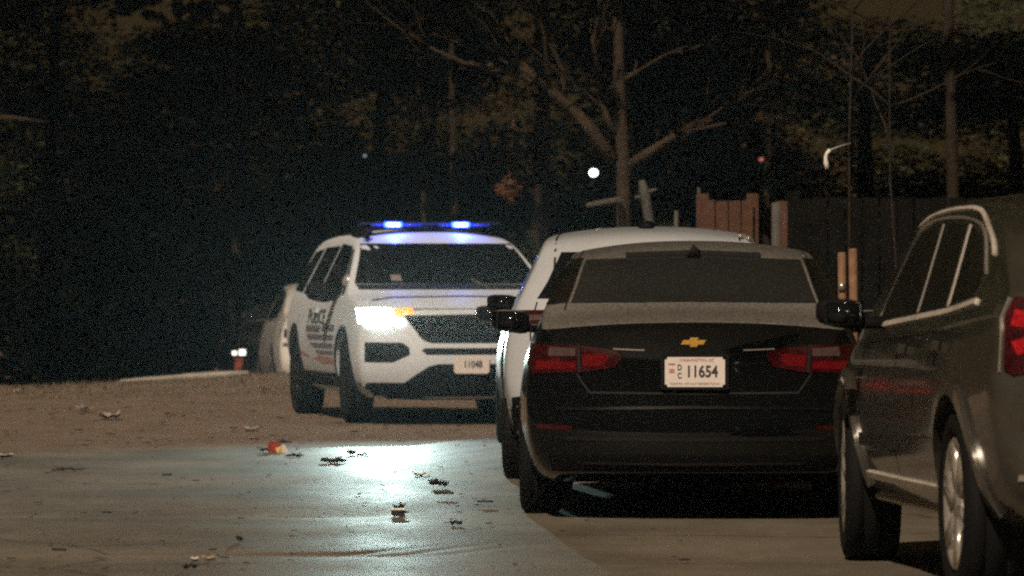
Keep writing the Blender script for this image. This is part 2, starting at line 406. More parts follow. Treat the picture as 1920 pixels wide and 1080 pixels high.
        md = o.modifiers.new("e", 'EDGE_SPLIT'); md.split_angle = R(45)
        return o
    def curve(s, name, path, *a, **k):
        """strip along a smooth curve through the points"""
        n = len(path); P0 = [(i, p[0]) for i, p in enumerate(path)]; P1 = [(i, p[1]) for i, p in enumerate(path)]
        q = [(sinterp(P0, t), sinterp(P1, t)) for t in [i / 5 for i in range(5 * (n - 1) + 1)]]
        k['cell'] = 0
        return s.strip(name, q, *a, **k)
    def strip(s, name, path, width, view, material, closed=False, **k):
        """a ribbon of the given width that follows a path drawn in the view plane"""
        pts = [Vector(p) for p in path]; n = len(pts); L, Rr = [], []
        for i, p in enumerate(pts):
            if closed: t = pts[(i + 1) % n] - pts[i - 1]
            else: t = pts[min(i + 1, n - 1)] - pts[max(i - 1, 0)]
            t.normalize(); q = Vector((-t.y, t.x)) * width / 2
            L.append(tuple(p + q)); Rr.append(tuple(p - q))
        polys = []
        for i in range(n if closed else n - 1):
            j = (i + 1) % n
            polys.append([L[i], L[j], Rr[j], Rr[i]])
        return s.skin(name, polys, view, material, **k)
    def wheel(s, y, side, r, width, rimr, rim_mat, steer=0.0, spokes=5, dz=0.0):
        x = side * (s.W - width / 2 - 0.015)
        wobj = bpy.data.objects.new("wheel", None); C.objects.link(wobj); wobj.parent = s.root; wobj.empty_display_size = 0.1
        wobj.location = (x, y, r + dz); wobj.rotation_euler = (0, 0, steer)
        bm = bmesh.new(); hw = width / 2
        lathe(bm, [(-hw * .8, rimr), (-hw * .98, rimr + .03), (-hw, (r + rimr) / 2), (-hw * .93, r - .03), (-hw * .75, r - .006), (-hw * .4, r), (-hw*.38, r-.008), (-hw*.3, r-.008), (-hw*.28, r), (hw*.28, r), (hw*.3, r-.008), (hw*.38, r-.008), (hw * .4, r), (hw * .75, r - .006), (hw * .93, r - .03), (hw, (r + rimr) / 2), (hw * .98, rimr + .03), (hw * .8, rimr)], 48)
        obj('tyre', bm, M['tyre'], wobj)
        bm = bmesh.new()
        o = side
        lathe(bm, [(o * hw * .82, rimr + .004), (o * hw * .92, rimr - .004), (o * hw * .9, rimr - .022), (o * hw * .55, rimr - .03), (-o * hw * .8, rimr - .02)], 40)
        for k in range(spokes):
            th = 2 * math.pi * k / spokes + .3
            for ww in (-0.11, 0.11):
                a = Vector((0, math.cos(th + ww * 1.0), math.sin(th + ww * 1.0))); b = Vector((0, math.cos(th + ww * .35), math.sin(th + ww * .35)))
                p0 = a * (rimr - .02) + Vector((o * hw * .78, 0, 0)); p1 = b * .06 + Vector((o * hw * .70, 0, 0))
                tube(bm, [p0, (p0 + p1) / 2 + Vector((o * .008, 0, 0)), p1], [.022, .018, .024], 6)
        ret = bmesh.ops.create_cone(bm, cap_ends=True, segments=20, radius1=.075, radius2=.06, depth=.05)
        for v in ret['verts']: v.co = Vector((o * (hw * .66 + v.co.z), v.co.x, v.co.y))
        bmesh.ops.recalc_face_normals(bm, faces=bm.faces)
        obj('rim', bm, rim_mat, wobj)
        bm = bmesh.new()   # brake disc behind the spokes
        ret = bmesh.ops.create_cone(bm, cap_ends=True, segments=28, radius1=rimr * .72, radius2=rimr * .72, depth=.02)
        for v in ret['verts']: v.co = Vector((o * (hw * .15 + v.co.z), v.co.x, v.co.y))
        obj('brake_disc', bm, M['steelrim'], wobj)
        return wobj
    def wheels_on(s, r, width, rimr, rim_mat, steer=0.0, spokes=5):
        for i, (yy, rr) in enumerate(s.wheels):
            for sg in (-1, 1):
                s.wheel(yy, sg, r, width, rimr, rim_mat, steer if i == 1 else 0.0, spokes)
    def mirror(s, side, y, z, material, reach=0.22, h=0.14, cap=None):
        x0 = side * s.W * 0.93
        bm = bmesh.new()
        ret = bmesh.ops.create_cube(bm, size=1)
        bmesh.ops.subdivide_edges(bm, edges=bm.edges[:], cuts=3, use_grid_fill=True)
        for v in bm.verts:
            c = v.co * 2
            n = Vector((c.x, c.y, c.z)); k = (abs(c.x) ** 4 + abs(c.y) ** 4 + abs(c.z) ** 4) ** .25
            n = n / max(k, .001)
            taper = 1 - 0.22 * (n.x * side * .5 + .5)
            v.co = Vector((x0 + side * (.06 + reach / 2) + n.x * reach / 2, y + n.y * .07 * taper - abs(n.x) * .0, z + n.z * h / 2 * taper + .01 * n.x * side))
        tube(bm, [(x0 - side * .06, y + .02, z - h * .25), (x0 + side * .04, y + .01, z - h * .3), (x0 + side * .10, y, z - h * .22)], [.03, .025, .03], 8)
        bmesh.ops.recalc_face_normals(bm, faces=bm.faces)
        o = obj('side_mirror', bm, material, s.root)
        bm = bmesh.new()
        vs = box(bm, x0 + side * .075 if side > 0 else x0 - .075 - reach * .80, x0 + .075 + reach * .80 if side > 0 else x0 - .075, y - .076, y - .068, z - h * .36, z + h * .36, .01)
        g = obj('mirror_glass', bm, M['glass'], o)
        return o

def project_text(car, name, text, view, pos, size, material, sx=1.0, parent=None, off=0.005, bold=0.0):
    cu = bpy.data.curves.new(name, 'FONT'); cu.body = text; cu.size = size; cu.align_x = 'CENTER'; cu.align_y = 'CENTER'; cu.offset = bold
    o = bpy.data.objects.new(name, cu); C.objects.link(o)
    dg = bpy.context.evaluated_depsgraph_get(); dg.update()
    me = bpy.data.meshes.new_from_object(o.evaluated_get(dg)); bpy.data.objects.remove(o)
    for v in me.vertices:
        a, b = v.co.x * sx, v.co.y
        if view == 'right': yy = pos[0] + a; zz = pos[1] + b          # seen from the right side the front is to the right
        elif view == 'left': yy = pos[0] - a; zz = pos[1] + b
        p, n = car.ray(view, yy, zz)
        v.co = p + n * off
    return obj(name, me, material, parent or car.root, smooth=False)

def flat_text(name, text, size, material, parent, loc, rot, sx=1.0, bold=0.0, depth=0.0012):
    cu = bpy.data.curves.new(name, 'FONT'); cu.body = text; cu.size = size; cu.align_x = 'CENTER'; cu.align_y = 'CENTER'; cu.extrude = depth; cu.offset = bold
    o = bpy.data.objects.new(name, cu); C.objects.link(o)
    dg = bpy.context.evaluated_depsgraph_get(); dg.update()
    me = bpy.data.meshes.new_from_object(o.evaluated_get(dg)); bpy.data.objects.remove(o)
    for v in me.vertices: v.co.x *= sx
    t = obj(name, me, material, parent, smooth=False); t.location = loc; t.rotation_euler = rot
    return t

def plate(car, loc, rot, main, small=None, tiny=True):
    """licence plate: rounded white sheet lying in its local x-z plane, facing local -y"""
    bm = bmesh.new(); box(bm, -.1525, .1525, -.004, .004, -.076, .076)
    es = [e for e in bm.edges if abs(e.verts[0].co.y - e.verts[1].co.y) > .005]
    bmesh.ops.bevel(bm, geom=es, offset=.012, segments=4, affect='EDGES')
    p = obj('license_plate', bm, M['plate'], car.root, smooth=False); p.location = loc; p.rotation_euler = rot
    fr = (R(90), 0, 0)
    flat_text('plate_number', main, .082, M['ink'], p, (.035 if small else 0.01, -.005, .0), fr, .80, .0022)
    if small:
        a, b = small
        flat_text('plate_prefix', a, .040, M['ink'], p, (-.078, -.005, .022), fr, .8, .001)
        flat_text('plate_prefix', b, .040, M['ink'], p, (-.078, -.005, -.020), fr, .8, .001)
    if tiny:
        bm = bmesh.new()
        for zz, wd in ((.040, .034), (.012, .026), (.0, .028)):
            box(bm, -.123 - wd / 2 + .006, -.123 + wd / 2 + .006, -.0062, -.0035, zz - .0035, zz + .0035)
        obj('plate_flag', bm, M['inkred'], p, smooth=False)
        flat_text('plate_motto', 'TAXATION WITHOUT REPRESENTATION', .0150, M['inkgrey'], p, (0, -.005, -.060), fr, .92)
        flat_text('plate_heading', 'WASHINGTON, DC', .020, M['inkred'], p, (.01, -.005, .060), fr, 1.0)
    return p

# ================================================================== THE SETTING
def hground(x, y):
    h = 0.0
    if y > 50 and x < 0:          # low earth bank that crosses the end of the street on the left, falling away behind
        k = max(0, min(1, (-x - 0.3) / 1.6)); k = k * k * (3 - 2 * k)
        prof = interp([(50, 0), (56, .06), (60, .17), (62, .19), (64, .08), (67, -.18), (70, -.24), (75, -.45), (400, -.45)], y)
        h += k * (prof * max(0.05, min(1, 1 - (-x - 2.9) * .34)) if prof > 0 else prof)
    elif y > 64:
        h -= min(.12, (y - 64) * .02)
    return h
bm = bmesh.new()
xs = [-400, -120, -50, -25, -14] + [-9 + .5 * i for i in range(37)] + [14, 25, 50, 120, 400]
ys = [-60, -20, 0, 8, 14, 20, 26, 32, 38] + [42 + .5 * i for i in range(70)] + [78, 82, 90, 110, 160, 300, 900]
G = [[bm.verts.new((x, y, hground(x, y) + ((rnd.random() - .5) * .007 if 42 < y < 78 and -9 < x < 9 else 0))) for x in xs] for y in ys]
for j in range(len(ys) - 1):
    for i in range(len(xs) - 1):
        bm.faces.new((G[j][i], G[j][i + 1], G[j + 1][i + 1], G[j + 1][i]))
obj('ground', bm, M['dirt'], kind='structure')

bm = bmesh.new()
def edge_y(x):
    t = interp([(-9, 38.6), (-3.7, 39.5), (-2, 40.2), (-.6, 40.9), (-.1, 43.2), (.6, 45.5), (6, 46)], x)
    return t + .12 * math.sin(x * 9.1) + .1 * math.sin(x * 23 + 1)
def road_h(x, y):
    z = .012 + .0035 * math.sin(y * 1.7 + .3 * x) + .002 * math.sin(y * 4.3 + x * 1.1)
    # worn dips that run across the lane
    z -= .020 * math.exp(-((y - 24.75 - .12 * math.sin(x * 1.6) - .10 * (x + 1)) / .14) ** 2) * (1 / (1 + math.exp((x + .35) * 9)))
    z -= .010 * math.exp(-((y - 28.75 - .1 * math.sin(x * 2.0)) / .30) ** 2) * (1 / (1 + math.exp((x + .55) * 7)))
    z -= .006 * math.exp(-((y - 33.0) / .4) ** 2) * (1 / (1 + math.exp((x + .3) * 5)))
    return z
nx, ny = 60, 420
G = []
for j in range(ny + 1):
    row = []
    for i in range(nx + 1):
        x = -9 + 15 * i / nx; y0 = 6; y1 = edge_y(x); y = y0 + (y1 - y0) * j / ny
        z = road_h(x, y)
        if j == ny: z = .001
        row.append(bm.verts.new((x, y, z)))
    G.append(row)
for j in range(ny):
    for i in range(nx):
        bm.faces.new((G[j][i], G[j][i + 1], G[j + 1][i + 1], G[j + 1][i]))
obj('road', bm, M['asphalt'], kind='structure')

# ================================================================== POLICE SUV
SIDE = [(0, .86), (.08, .93), (.25, .975), (.5, 1.0), (.78, .985), (1, .94)]
root = thing('police_suv', 'white police patrol SUV with lit headlight and blue flashing roof light bar', 'police car', (0, 0, 0))
EX_YAW = 10.2
hd = Vector((math.sin(R(EX_YAW)), -math.cos(R(EX_YAW)), 0))
fc = Vector((-.325, 47.0, 0)); ctr = fc - hd * 2.50
root.location = ctr; root.rotation_euler = (0, 0, math.atan2(hd.y, hd.x) - math.pi / 2)
ex = Car(root, W=1.0, yr=-2.5, yf=2.5, rt=.39, cr=.16, cf=.22, wroof=.66, zroof=1.66,
    top=[(-2.5, 1.50), (-2.2, 1.62), (-1.4, 1.68), (-.5, 1.70), (.25, 1.67), (.62, 1.575), (1.30, 1.17), (1.55, 1.135), (2.05, 1.08), (2.5, .98)],
    bot=[(-2.5, .36), (-2.0, .26), (2.1, .22), (2.5, .22)],
    belt=[(-2.5, 1.10), (0, 1.06), (1.4, 1.05), (2.5, .98)],
    crown=[(-2.5, .06), (0, .075), (1.0, .05), (1.4, .05), (2.5, .055)],
    side=SIDE, plan=[(-2.5, .95), (-1.6, .995), (0, 1.0), (1.5, 1.0), (2.2, .985), (2.5, .95)],
    rear=[(.3, .06), (.55, 0), (.8, .02), (1.05, .06), (1.5, .22), (1.7, .4)], front=[(.25, .10), (.4, .02), (.6, 0), (.75, .02), (.98, .06)],
    stations=[-2.5, -2.36, -2.1, -1.7, -1.2, -.7, -.2, .2, .5, .75, 1.0, 1.25, 1.42, 1.65, 1.9, 2.15, 2.36, 2.5], wheels=[(-1.49, .43), (1.53, .43)])
ex.build(M['white'])
ex.wheels_on(.385, .25, .235, M['steelrim'], steer=R(-3), spokes=8)
ex.skin('windshield', [(-.825, 1.20), (-.805, 1.25), (-.67, 1.555), (.67, 1.555), (.805, 1.25), (.825, 1.20), (0, 1.20)], 'front', M['glass'], cell=.08)
for sd in ('left', 'right'):
    ex.skin('front_window', [(.98, 1.085), (.90, 1.18), (.46, 1.50), (.36, 1.535), (-.28, 1.56), (-.33, 1.10)], sd, M['glass'])
    ex.skin('rear_window', [(-.40, 1.10), (-.36, 1.54), (-1.2, 1.53), (-1.32, 1.11)], sd, M['glass'])
    ex.skin('quarter_window', [(-1.42, 1.12), (-1.30, 1.52), (-1.85, 1.49), (-2.15, 1.30), (-2.1, 1.14)], sd, M['glass'])
    ex.skin('rocker_cladding', [(-1.02, .30), (-1.02, .42), (1.02, .42), (1.02, .30)], sd, M['cladding'], off=.008)
    for yy in (-1.49, 1.53):
        arc = [(yy + .445 * math.cos(t), .38 + .445 * math.sin(t)) for t in [R(-5 + 190 * i / 18) for i in range(19)]]
        ex.strip('wheel_arch_trim', arc, .035, sd, M['cladding'], cell=0, off=.01)
    for yy in (-.36, -1.30):
        ex.strip('door_gap', [(yy, .46), (yy + .02, .8), (yy, 1.07)], .006, sd, M['gap'], off=.0015, depth=.003, cell=.1)
    ex.skin('door_handle', [(-.25, .935), (-.25, .965), (-.03, .97), (-.03, .94)], sd, M['white'], off=.03, depth=.03)
    # livery: grey broken flag stripes with the lettering, a pale red band below
    g = [[(-.70, .77), (-.70, .83), (.2, .83), (.2, .77)], [(.28, .78), (.28, .84), (1.04, .845), (1.04, .785)],
         [(-.55, .70), (-.62, .75), (1.02, .755), (1.02, .705)], [(-.2, .63), (-.42, .675), (1.01, .68), (1.01, .635)], [(.1, .575), (-.12, .61), (1.0, .615), (1.0, .58)]]
    ex.skin('livery_stripes', g, sd, M['decalgrey'], off=.002, depth=.002)
    ex.skin('livery_red_band', [[(-.25, .535), (.2, .565), (1.0, .555), (1.0, .50), (.3, .50)], [(-1.05, .60), (-.5, .56), (-.5, .535), (-1.05, .565)]], sd, M['decalred'], off=.002, depth=.002)
    project_text(ex, 'police_lettering', 'POLICE', sd, (-.10, .905), .18, M['decaldark'], sx=1.8, off=.007, bold=.0015)
ex.strip('roof_rail', [(-1.9, 1.60), (-1.5, 1.64), (-.5, 1.655), (.2, 1.62)], .03, 'right', M['cladding'], off=.02, depth=.03)
ex.strip('roof_rail', [(-1.9, 1.60), (-1.5, 1.64), (-.5, 1.655), (.2, 1.62)], .03, 'left', M['cladding'], off=.02, depth=.03)
gr = ex.skin('grille', [(-.57, .985), (-.585, .93), (-.43, .725), (-.36, .70), (.36, .70), (.43, .725), (.585, .93), (.57, .985)], 'front', M['grilleblack'], off=.006)
for zz in (.77, .86):
    ww = .44 + (zz - .72) * .55
    ex.strip('grille_bar', [(-ww, zz), (0, zz - .004), (ww, zz)], .014, 'front', M['cladding'], off=.016, cell=.08, parent=gr)
ex.skin('lower_grille_slot', [(-.42, .655), (-.44, .635), (-.40, .60), (.40, .60), (.44, .635), (.42, .655)], 'front', M['grilleblack'], off=.004)
for mir in (False, True):
    ex.skin('fog_lamp_recess', [(-.905, .705), (-.905, .535), (-.68, .535), (-.54, .60), (-.545, .66), (-.60, .70)], 'front', M['grilleblack'], off=.004, mirror=mir)
    ex.skin('fog_lamp', [(-.86, .66), (-.86, .58), (-.79, .58), (-.79, .66)], 'front', M['clearlens'] if 0 else M['glass'], off=.012, mirror=mir)
ex.skin('lower_valance', [(-.93, .36), (-.58, .36), (-.50, .42), (-.38, .50), (-.30, .52), (.30, .52), (.38, .50), (.50, .42), (.58, .36), (.93, .36), (.92, .20), (-.92, .20)], 'front', M['cladding'], off=.010)
pl = ex.ray('front', 0, .53)[0]
plate(ex, (0.02, pl.y + .02, .515), (0, 0, math.pi), '11048', None, tiny=False)
# headlamps: lit lens, hot projector, amber strip, and the light they throw
for sg in (1, -1):
    hl = ex.skin('headlight', [(sg * -.93, .985), (sg * -.935, .87), (sg * -.88, .835), (sg * -.69, .865), (sg * -.66, .92), (sg * -.68, .985)], 'front', M['head'], off=.008, cell=.05)
    pts = [(sg * (-.76 + .085 * math.cos(t)), .915 + .06 * math.sin(t)) for t in [2 * math.pi * i / 14 for i in range(14)]]
    ex.skin('projector', pts, 'front', M['headhot'], off=.02, parent=hl, cell=.04)
    ex.skin('turn_signal', [(sg * -.66, .985), (sg * -.645, .925), (sg * -.50, .945), (sg * -.50, .99)], 'front', M['amber'], off=.008, parent=hl)
    ex.skin('marker_lamp', [(sg * -.63, .885), (sg * -.63, .855), (sg * -.585, .86), (sg * -.585, .89)], 'front', M['head'], off=.01, parent=hl)
    p, n = ex.ray('front', sg * -.76, .915)
    ld = bpy.data.lights.new('headlight_beam', 'SPOT'); ld.energy = 2200; ld.color = (.74, 1.0, .95); ld.spot_size = R(84); ld.spot_blend = 1.0; ld.shadow_soft_size = .045
    lo = bpy.data.objects.new('headlight_beam', ld); C.objects.link(lo); lo.parent = root
    lo.location = p + Vector((0, .06, 0)); lo.rotation_euler = Vector((0, -1, .012)).to_track_quat('Z', 'Y').to_euler(); lo.scale = (1, .24, 1)
# light bar
lb = thing('light_bar', '', 'x'); lb.parent = root
for k in ('label', 'category'): del lb[k]
lb.location = (0, .15, 1.70)
bm = bmesh.new(); box(bm, -.66, .66, -.14, .14, -.018, .008, .012)
for sx_ in (-.55, .55): box(bm, sx_ - .03, sx_ + .03, -.05, .05, -.07, -.012, .005)
obj('bar_base', bm, M['cladding'], lb)
bm = bmesh.new(); box(bm, -.64, .64, -.13, .13, .006, .05, .018)
obj('bar_lens', bm, M['bardome'], lb)
for xx in (.345, -.265):
    bm = bmesh.new(); box(bm, xx - .085, xx + .085, .128, .150, .002, .052, .008)
    m1 = obj('blue_lamp', bm, M['led'], lb)
    bm = bmesh.new(); box(bm, xx - .060, xx + .060, .146, .156, .010, .042, .006)
    obj('lamp_core', bm, M['ledcore'], lb)
    for a_, b_ in ((-.26, -.09), (.09, .20)):  # glowing strips added to imitate the blue halo beside each lamp
        bm = bmesh.new(); box(bm, xx + a_, xx + b_, .126, .140, .012, .036, .005); obj('blue_halo_strip', bm, M['bluehalo'], lb)
    for k in ('a',):
        ld = bpy.data.lights.new('blue_flash', 'POINT'); ld.energy = 6; ld.color = (.08, .16, 1.0); ld.shadow_soft_size = .05
        lo = bpy.data.objects.new('blue_flash', ld); C.objects.link(lo); lo.parent = lb; lo.location = (xx, .26, .03)
for sg in (-1, 1):
    ex.mirror(sg, .88, 1.13, M['cladding'], .22, .19)
bm = bmesh.new()   # spotlight on the pillar
tube(bm, [(.78, .86, 1.16), (.83, .93, 1.20)], [.02, .02], 8); tube(bm, [(.83, .89, 1.21), (.83, .94, 1.215), (.83, 1.0, 1.22)], [.05, .075, .07], 14)
obj('pillar_spotlight', bm, M['chrome'], root)
bm = bmesh.new(); tube(bm, [(.60, .50, 1.585), (.66, .45, 1.66)], [.012, .012], 6); box(bm, .58, .64, .42, .48, 1.60, 1.70, .006)
obj('antenna_mount', bm, M['cladding'], root)
ex.skin('windshield_sticker', [(.50, 1.225), (.50, 1.275), (.41, 1.275), (.41, 1.225)], 'front', M['inkgrey'], off=.006, depth=.002)
ex.strip('wiper', [(-.33, 1.16), (-.20, 1.235)], .014, 'front', M['palewood'], off=.015)
for sd in ('left', 'right'):
    ex.skin('pillar_trim', [(1.03, 1.10), (.94, 1.19), (.48, 1.515), (.57, 1.50), (1.03, 1.215), (1.14, 1.11)], sd, M['gloss'], off=.004)
ex.skin('cowl_panel', [(-.80, 1.15), (-.815, 1.192), (0, 1.195), (.815, 1.192), (.80, 1.15), (0, 1.15)], 'front', M['gap'], off=.006)
ex.strip('hood_gap', [(-.78, 1.06), (-.60, 1.085), (0, 1.095), (.60, 1.085), (.78, 1.06)], .012, 'front', M['gap'], off=.001, depth=.002)

# ================================================================== SEDAN BUILDER (the black one in front; others are variations)
def sedan(name, label, loc, yaw, paint, rearglass, full=True, group=None, W=.925, rims='rim', scale=1.0):
    root = thing(name, label, 'car', loc, yaw, group)
    c = Car(root, W=W, yr=-2.46, yf=2.46, rt=.335, cr=.20, cf=.24, wroof=.635, zroof=1.43,
        top=[(-2.46, 1.02), (-2.28, 1.045), (-2.0, 1.075), (-1.75, 1.105), (-1.0, 1.355), (-.45, 1.43), (.05, 1.455), (.45, 1.43), (1.0, 1.22), (1.38, 1.04), (1.8, .97), (2.46, .76)],
        bot=[(-2.46, .25), (-2.1, .19), (2.1, .17), (2.46, .22)],
        belt=[(-2.46, .99), (-1.6, .985), (0, .93), (1.3, .92), (2.46, .74)],
        crown=[(-2.46, .045), (-1.8, .05), (-.6, .07), (.5, .06), (1.2, .04), (2.46, .05)],
        side=[(0, .88), (.08, .94), (.3, .985), (.55, 1.0), (.8, .975), (1, .90)],
        plan=[(-2.46, .93), (-1.6, .99), (0, 1.0), (1.5, .99), (2.46, .90)],
        rear=[(.2, .10), (.36, .03), (.50, 0), (.57, .02), (.62, .06), (.85, .09), (.97, .06), (1.03, .02)], front=[(.2, .06), (.4, 0), (.74, .05)],
        stations=[-2.46, -2.33, -2.1, -1.85, -1.6, -1.2, -.8, -.4, 0, .35, .65, 1.0, 1.3, 1.5, 1.8, 2.1, 2.34, 2.46], wheels=[(-1.38, .37), (1.45, .37)])
    c.build(paint)
    c.wheels_on(.335, .225, .215, M[rims], spokes=5)
    c.skin('rear_glass', [(-.64, 1.112), (-.615, 1.19), (-.575, 1.34), (0, 1.36), (.575, 1.34), (.615, 1.19), (.64, 1.112), (0, 1.118)], 'rear', rearglass, off=.003, cell=.05)
    for sd in ('left', 'right'):
        c.skin('front_window', [(1.05, .96), (.95, 1.06), (.40, 1.33), (.02, 1.35), (-.02, .965)], sd, M['glass'])
        c.skin('rear_window', [(-.10, .97), (-.06, 1.35), (-.7, 1.30), (-1.05, 1.14), (-1.12, 1.02)], sd, M['glass'])
        for yy in (1.12, -.06, -1.02):
            c.strip('door_gap', [(yy, .34), (yy + .01, .65), (yy, .91)], .010, sd, M['gap'], off=.0015, depth=.003, cell=.1)
        c.strip('window_trim', [(1.05, .945), (0, .95), (-1.0, 1.0), (-1.16, 1.04)], .018, sd, M['chrome'], off=.006)
    for sg in (-1, 1):
        c.mirror(sg, .86, 1.0, paint if full else M['darkcar'], .22, .145)
    c.skin('windshield', [(-.68, 1.04), (-.56, 1.36), (.56, 1.36), (.68, 1.04)], 'front', M['glass'], cell=.1)
    c.skin('grille', [(-.5, .68), (-.42, .42), (.42, .42), (.5, .68)], 'front', M['grilleblack'])
    for mir in (False, True):
        c.skin('headlight', [(-.78, .68), (-.75, .58), (-.52, .60), (-.52, .68)], 'front', M['clearlens'], mirror=mir)
    return c

# black sedan in the foreground
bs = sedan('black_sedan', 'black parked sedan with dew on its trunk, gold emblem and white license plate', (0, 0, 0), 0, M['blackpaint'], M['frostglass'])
SY = math.atan(-.030); h = Vector((-math.sin(SY), math.cos(SY), 0))
bs.root.location = Vector((.922, 28.0, 0)) + h * 2.46; bs.root.rotation_euler = (0, 0, SY)
for mir in (False, True):
    k = -1 if mir else 1
    tl = bs.skin('tail_light', [(-.835, .905), (-.85, .80), (-.82, .755), (-.55, .765), (-.40, .79), (-.365, .84), (-.39, .875), (-.56, .90)], 'rear', M['red'], off=.008, cell=.04, mirror=mir)
    bs.skin('clear_lens', [(-.735, .892), (-.74, .845), (-.60, .845), (-.60, .885)], 'rear', M['clearlens'], off=.011, depth=.006, parent=tl, mirror=mir)
    bs.skin('lit_segment', [[(-.57, .85), (-.56, .79), (-.47, .795), (-.43, .83), (-.46, .86)], [(-.80, .82), (-.80, .775), (-.60, .78), (-.60, .815)]], 'rear', M['redlens'], off=.011, depth=.006, parent=tl, mirror=mir)
    bs.strip('lamp_divider', [(-.585, .905), (-.58, .76)], .014, 'rear', M['gap'], off=.012, depth=.006, parent=tl, mirror=mir, cell=0)
    bs.strip('trunk_gap', [(-.60, .76), (-.56, .70), (-.53, .66)], .010, 'rear', M['gap'], off=.001, depth=.003, mirror=mir)
    bs.strip('lamp_chrome', [(-.41, .883), (-.30, .878), (-.25, .877)], .006, 'rear', M['chrome'], off=.010, mirror=mir)
    bs.skin('bumper_reflector', [(-.80, .50), (-.80, .475), (-.62, .47), (-.62, .49)], 'rear', M['red'], off=.004, mirror=mir)
bs.strip('trunk_gap', [(-.53, .66), (0, .655), (.53, .66)], .010, 'rear', M['gap'], off=.001, depth=.003)
bs.skin('plate_recess', [(-.24, .845), (-.27, .69), (.27, .69), (.24, .845)], 'rear', M['blackpaint'], off=-.004, depth=.0) if 0 else None
bs.skin('bumper_insert', [(-.74, .345), (-.72, .26), (.72, .26), (.74, .345)], 'rear', M['cladding'], off=.006)
bs.strip('bumper_crease', [(-.66, .43), (0, .425), (.66, .43)], .02, 'rear', M['gloss'], off=.010, depth=.014)
bs.strip('bumper_line', [(-.70, .575), (0, .585), (.70, .575)], .014, 'rear', M['gloss'], off=.008, depth=.012)
bs.strip('lower_trim', [(-.56, .305), (0, .30), (.56, .305)], .012, 'rear', M['gloss'], off=.010)
p, n = bs.ray('rear', 0, .765); p2, n2 = bs.ray('rear', .01, .70)
pl = plate(bs, (0.005, p.y - .022, .765), (R(-6), 0, 0), '11654', ('D', 'C'))
bm = bmesh.new()   # surround of the plate
for (a, b, c_, d) in ((-.165, .165, .079, .092), (-.165, .165, -.092, -.079), (-.172, -.158, -.09, .09), (.158, .172, -.09, .09)): box(bm, a, b, -.006, .03, c_, d, .003)
fr = obj('plate_frame', bm, M['cladding'], pl, smooth=False)
# gold cross emblem with slanted ends
p, n = bs.ray('rear', 0, .915)
bm = bmesh.new()
poly = [(-.066, -.010), (-.056, .0125), (-.024, .0125), (-.018, .025), (.024, .025), (.019, .0125), (.066, .0125), (.056, -.010), (.024, -.010), (.018, -.025), (-.024, -.025), (-.019, -.010)]
fa = bm.faces.new([bm.verts.new((x, 0, z)) for x, z in poly])
r_ = bmesh.ops.extrude_face_region(bm, geom=[fa])
for g in r_['geom']:
    if isinstance(g, bmesh.types.BMVert): g.co = Vector((g.co.x * .86, -.012, g.co.z * .8))
bmesh.ops.recalc_face_normals(bm, faces=bm.faces)
em = obj('gold_emblem', bm, M['gold'], bs.root, smooth=False); em.location = (0, p.y - .004, .915); em.rotation_euler = (R(8), 0, 0)
bm = bmesh.new()   # shark fin antenna
vs = [bm.verts.new(q) for q in [(-.035, -.10, 0), (.035, -.10, 0), (.045, .08, 0), (-.045, .08, 0), (0, -.105, .062), (0, -.06, .06), (0, .06, .012)]]
for f in [(0, 1, 4), (1, 2, 6, 5, 4), (3, 0, 4, 5, 6), (2, 3, 6), (0, 3, 2, 1)]: bm.faces.new([vs[i] for i in f])
bmesh.ops.recalc_face_normals(bm, faces=bm.faces); bmesh.ops.bevel(bm, geom=bm.edges[:], offset=.004, segments=2, affect='EDGES')
fn = obj('roof_antenna', bm, M['cladding'], bs.root); pp, _ = bs.ray('top', 0, -.86); fn.location = (0, -.86, pp.z - .006); fn.rotation_euler = (R(10), 0, 0); fn.scale = (1.25, 1.1, 1.3)
for sg in (-1, 1):
    bs.skin('rear_pillar', [(sg * .652, 1.115), (sg * .625, 1.20), (sg * .586, 1.345), (sg * .655, 1.335), (sg * .715, 1.21), (sg * .765, 1.10)], 'rear', M['gloss'], off=.010, depth=.02, cell=.03)
bs.strip('brake_light', [(-.36, 1.358), (0, 1.372), (.36, 1.358)], .022, 'rear', M['gap'], off=.012, depth=.014)
for sg in (-1, 1):
    bs.strip('roof_gap', [(sg * .67, -1.75), (sg * .625, -.9), (sg * .60, -.3), (sg * .60, .3)], .010, 'top', M['gap'], off=.001, depth=.003)

# white SUV parked in front of it
WY = math.atan(-.046); h = Vector((-math.sin(WY), math.cos(WY), 0))
root = thing('white_suv', 'white parked compact SUV just ahead of the black sedan, seen from behind', 'car', Vector((.80, 33.0, 0)) + h * 2.25, WY)
ws = Car(root, W=.91, yr=-2.25, yf=2.25, rt=.345, cr=.16, cf=.22, wroof=.62, zroof=1.53,
    top=[(-2.25, 1.36), (-2.1, 1.47), (-1.7, 1.53), (-.9, 1.565), (0, 1.565), (.45, 1.51), (.9, 1.30), (1.25, 1.10), (1.7, 1.02), (2.25, .86)],
    bot=[(-2.25, .36), (-1.9, .24), (1.9, .22), (2.25, .26)],
    belt=[(-2.25, 1.04), (-1.2, 1.05), (0, 1.0), (1.2, .97), (2.25, .84)],
    crown=[(-2.25, .05), (0, .06), (1, .04), (2.25, .05)], side=SIDE,
    plan=[(-2.25, .94), (-1.4, .995), (0, 1), (1.4, .99), (2.25, .92)],
    rear=[(.25, .06), (.5, 0), (.75, .03), (1.0, .08), (1.35, .30), (1.5, .34)], front=[(.2, .08), (.5, 0), (.85, .05)],
    stations=[-2.25, -2.12, -1.9, -1.6, -1.2, -.8, -.4, 0, .4, .7, 1.0, 1.25, 1.5, 1.8, 2.1, 2.25], wheels=[(-1.33, .39), (1.30, .39)])
